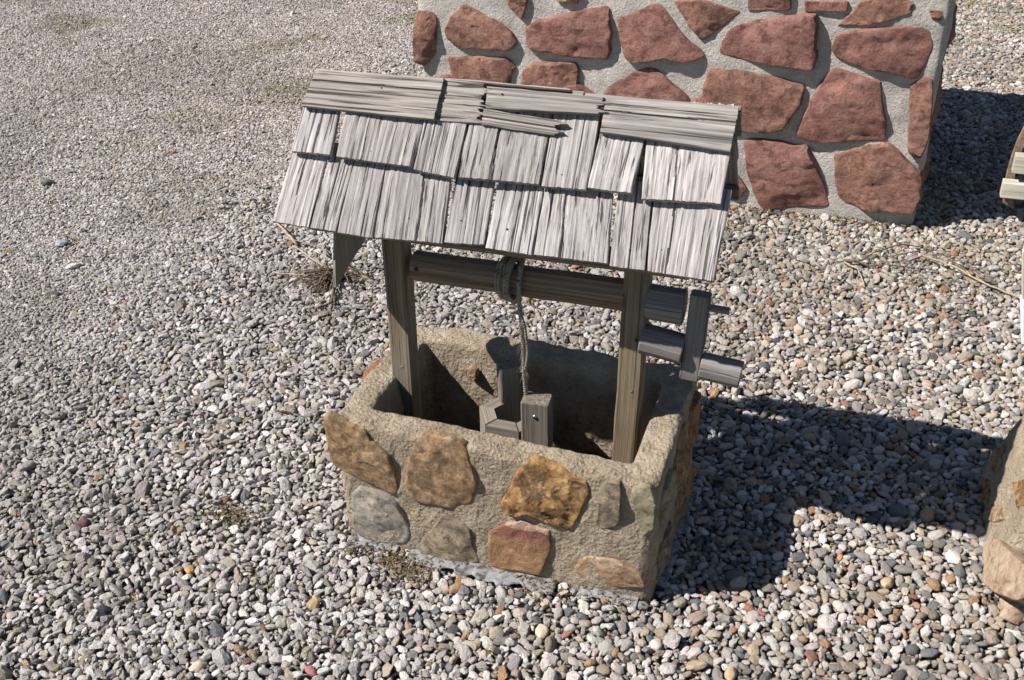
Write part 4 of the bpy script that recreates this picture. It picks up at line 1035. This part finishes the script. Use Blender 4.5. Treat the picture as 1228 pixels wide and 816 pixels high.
for k_ in range(150):
    q = rr_.choice([(290, 25, 60, 22), (160, 60, 60, 25), (280, 70, 50, 20), (90, 145, 70, 30), (320, 150, 60, 40), (150, 210, 90, 40), (240, 100, 160, 60)])
    tufts.append((rr_.gauss(q[0], q[2]), max(2, rr_.gauss(q[1], q[3])), rr_.uniform(.15, .42)))
for tx, ty, s_ in tufts:
    p = ground((tx, ty))
    for q in range(int(34*s_)):
        d = Vector((rr_.gauss(0, 1), rr_.gauss(0, 1), 0))*.020*s_; b = p+d; b.z = gz(b.x, b.y)+.002
        h = rr_.uniform(.005, .019)*(.7+.4*s_); lean_ = Vector((rr_.uniform(-1, 1), rr_.uniform(-1, 1), 0))*h*.8; w_ = Vector((rr_.uniform(-1, 1), rr_.uniform(-1, 1), 0)).normalized()*rr_.uniform(.0012, .0032)
        V_, F_ = (vv, ff) if q % 3 else (vm, fm)
        n_ = len(V_); V_ += [b-w_, b+w_, b+lean_*.5+Vector((0, 0, h*.7))+w_*.7, b+lean_*.5+Vector((0, 0, h*.7))-w_*.7, b+lean_+Vector((0, 0, h))]; F_ += [(n_, n_+1, n_+2, n_+3), (n_+3, n_+2, n_+4)]
o = mesh_obj('moss', vv, ff, M_moss, None, False); tag(o, 'small yellow-green moss tufts scattered among the pebbles', 'moss', kind='stuff')
o = mesh_obj('grass', vm, fm, M_grass, None, False); tag(o, 'short green grass blades scattered among the pebbles', 'grass', kind='stuff')

# crumbs of soil and dead leaf bits caught at the feet of the walls
vv, ff = [], []
spots = [((490, 684), 1.5, 420), ((470, 672), .9, 160), ((282, 622), 1.3, 260), ((430, 665), .7, 90), ((400, 340), 2.2, 420), ((650, 712), 1.2, 160), ((740, 724), .8, 90), ((1100, 345), 1.5, 60)]
pts_ = []
for px, sg, n_ in spots:
    p = ground(px)
    for q in range(n_): pts_.append((p.x+rr_.gauss(0, .028)*sg, p.y+rr_.gauss(0, .016)*sg, .018))
for q in range(1500): pts_.append((rr_.uniform(-1.1, .93), WY-.006-abs(rr_.gauss(0, .022)), .016))
for q in range(350): pts_.append((rr_.uniform(-.38, .40), -.004-abs(rr_.gauss(0, .012)), .018))
for x, y, dz in pts_:
    if -.4 < x < .4 and -.002 < y < WD: continue
    z = gz(x, y)+rr_.uniform(.2, 1)*dz; s_ = rr_.uniform(.002, .0065); b = len(vv)
    for q in range(4): vv.append((x+rr_.uniform(-1, 1)*s_*1.3, y+rr_.uniform(-1, 1)*s_*1.3, z+rr_.uniform(-.5, .7)*s_))
    ff += [(b, b+1, b+2), (b, b+2, b+3), (b+1, b+3, b+2), (b, b+3, b+1)]
o = mesh_obj('leaf_litter', vv, ff, M_litter, None, False); tag(o, 'brown crumbs of soil and dead leaf caught at the feet of the stone walls', 'leaf litter', kind='stuff')
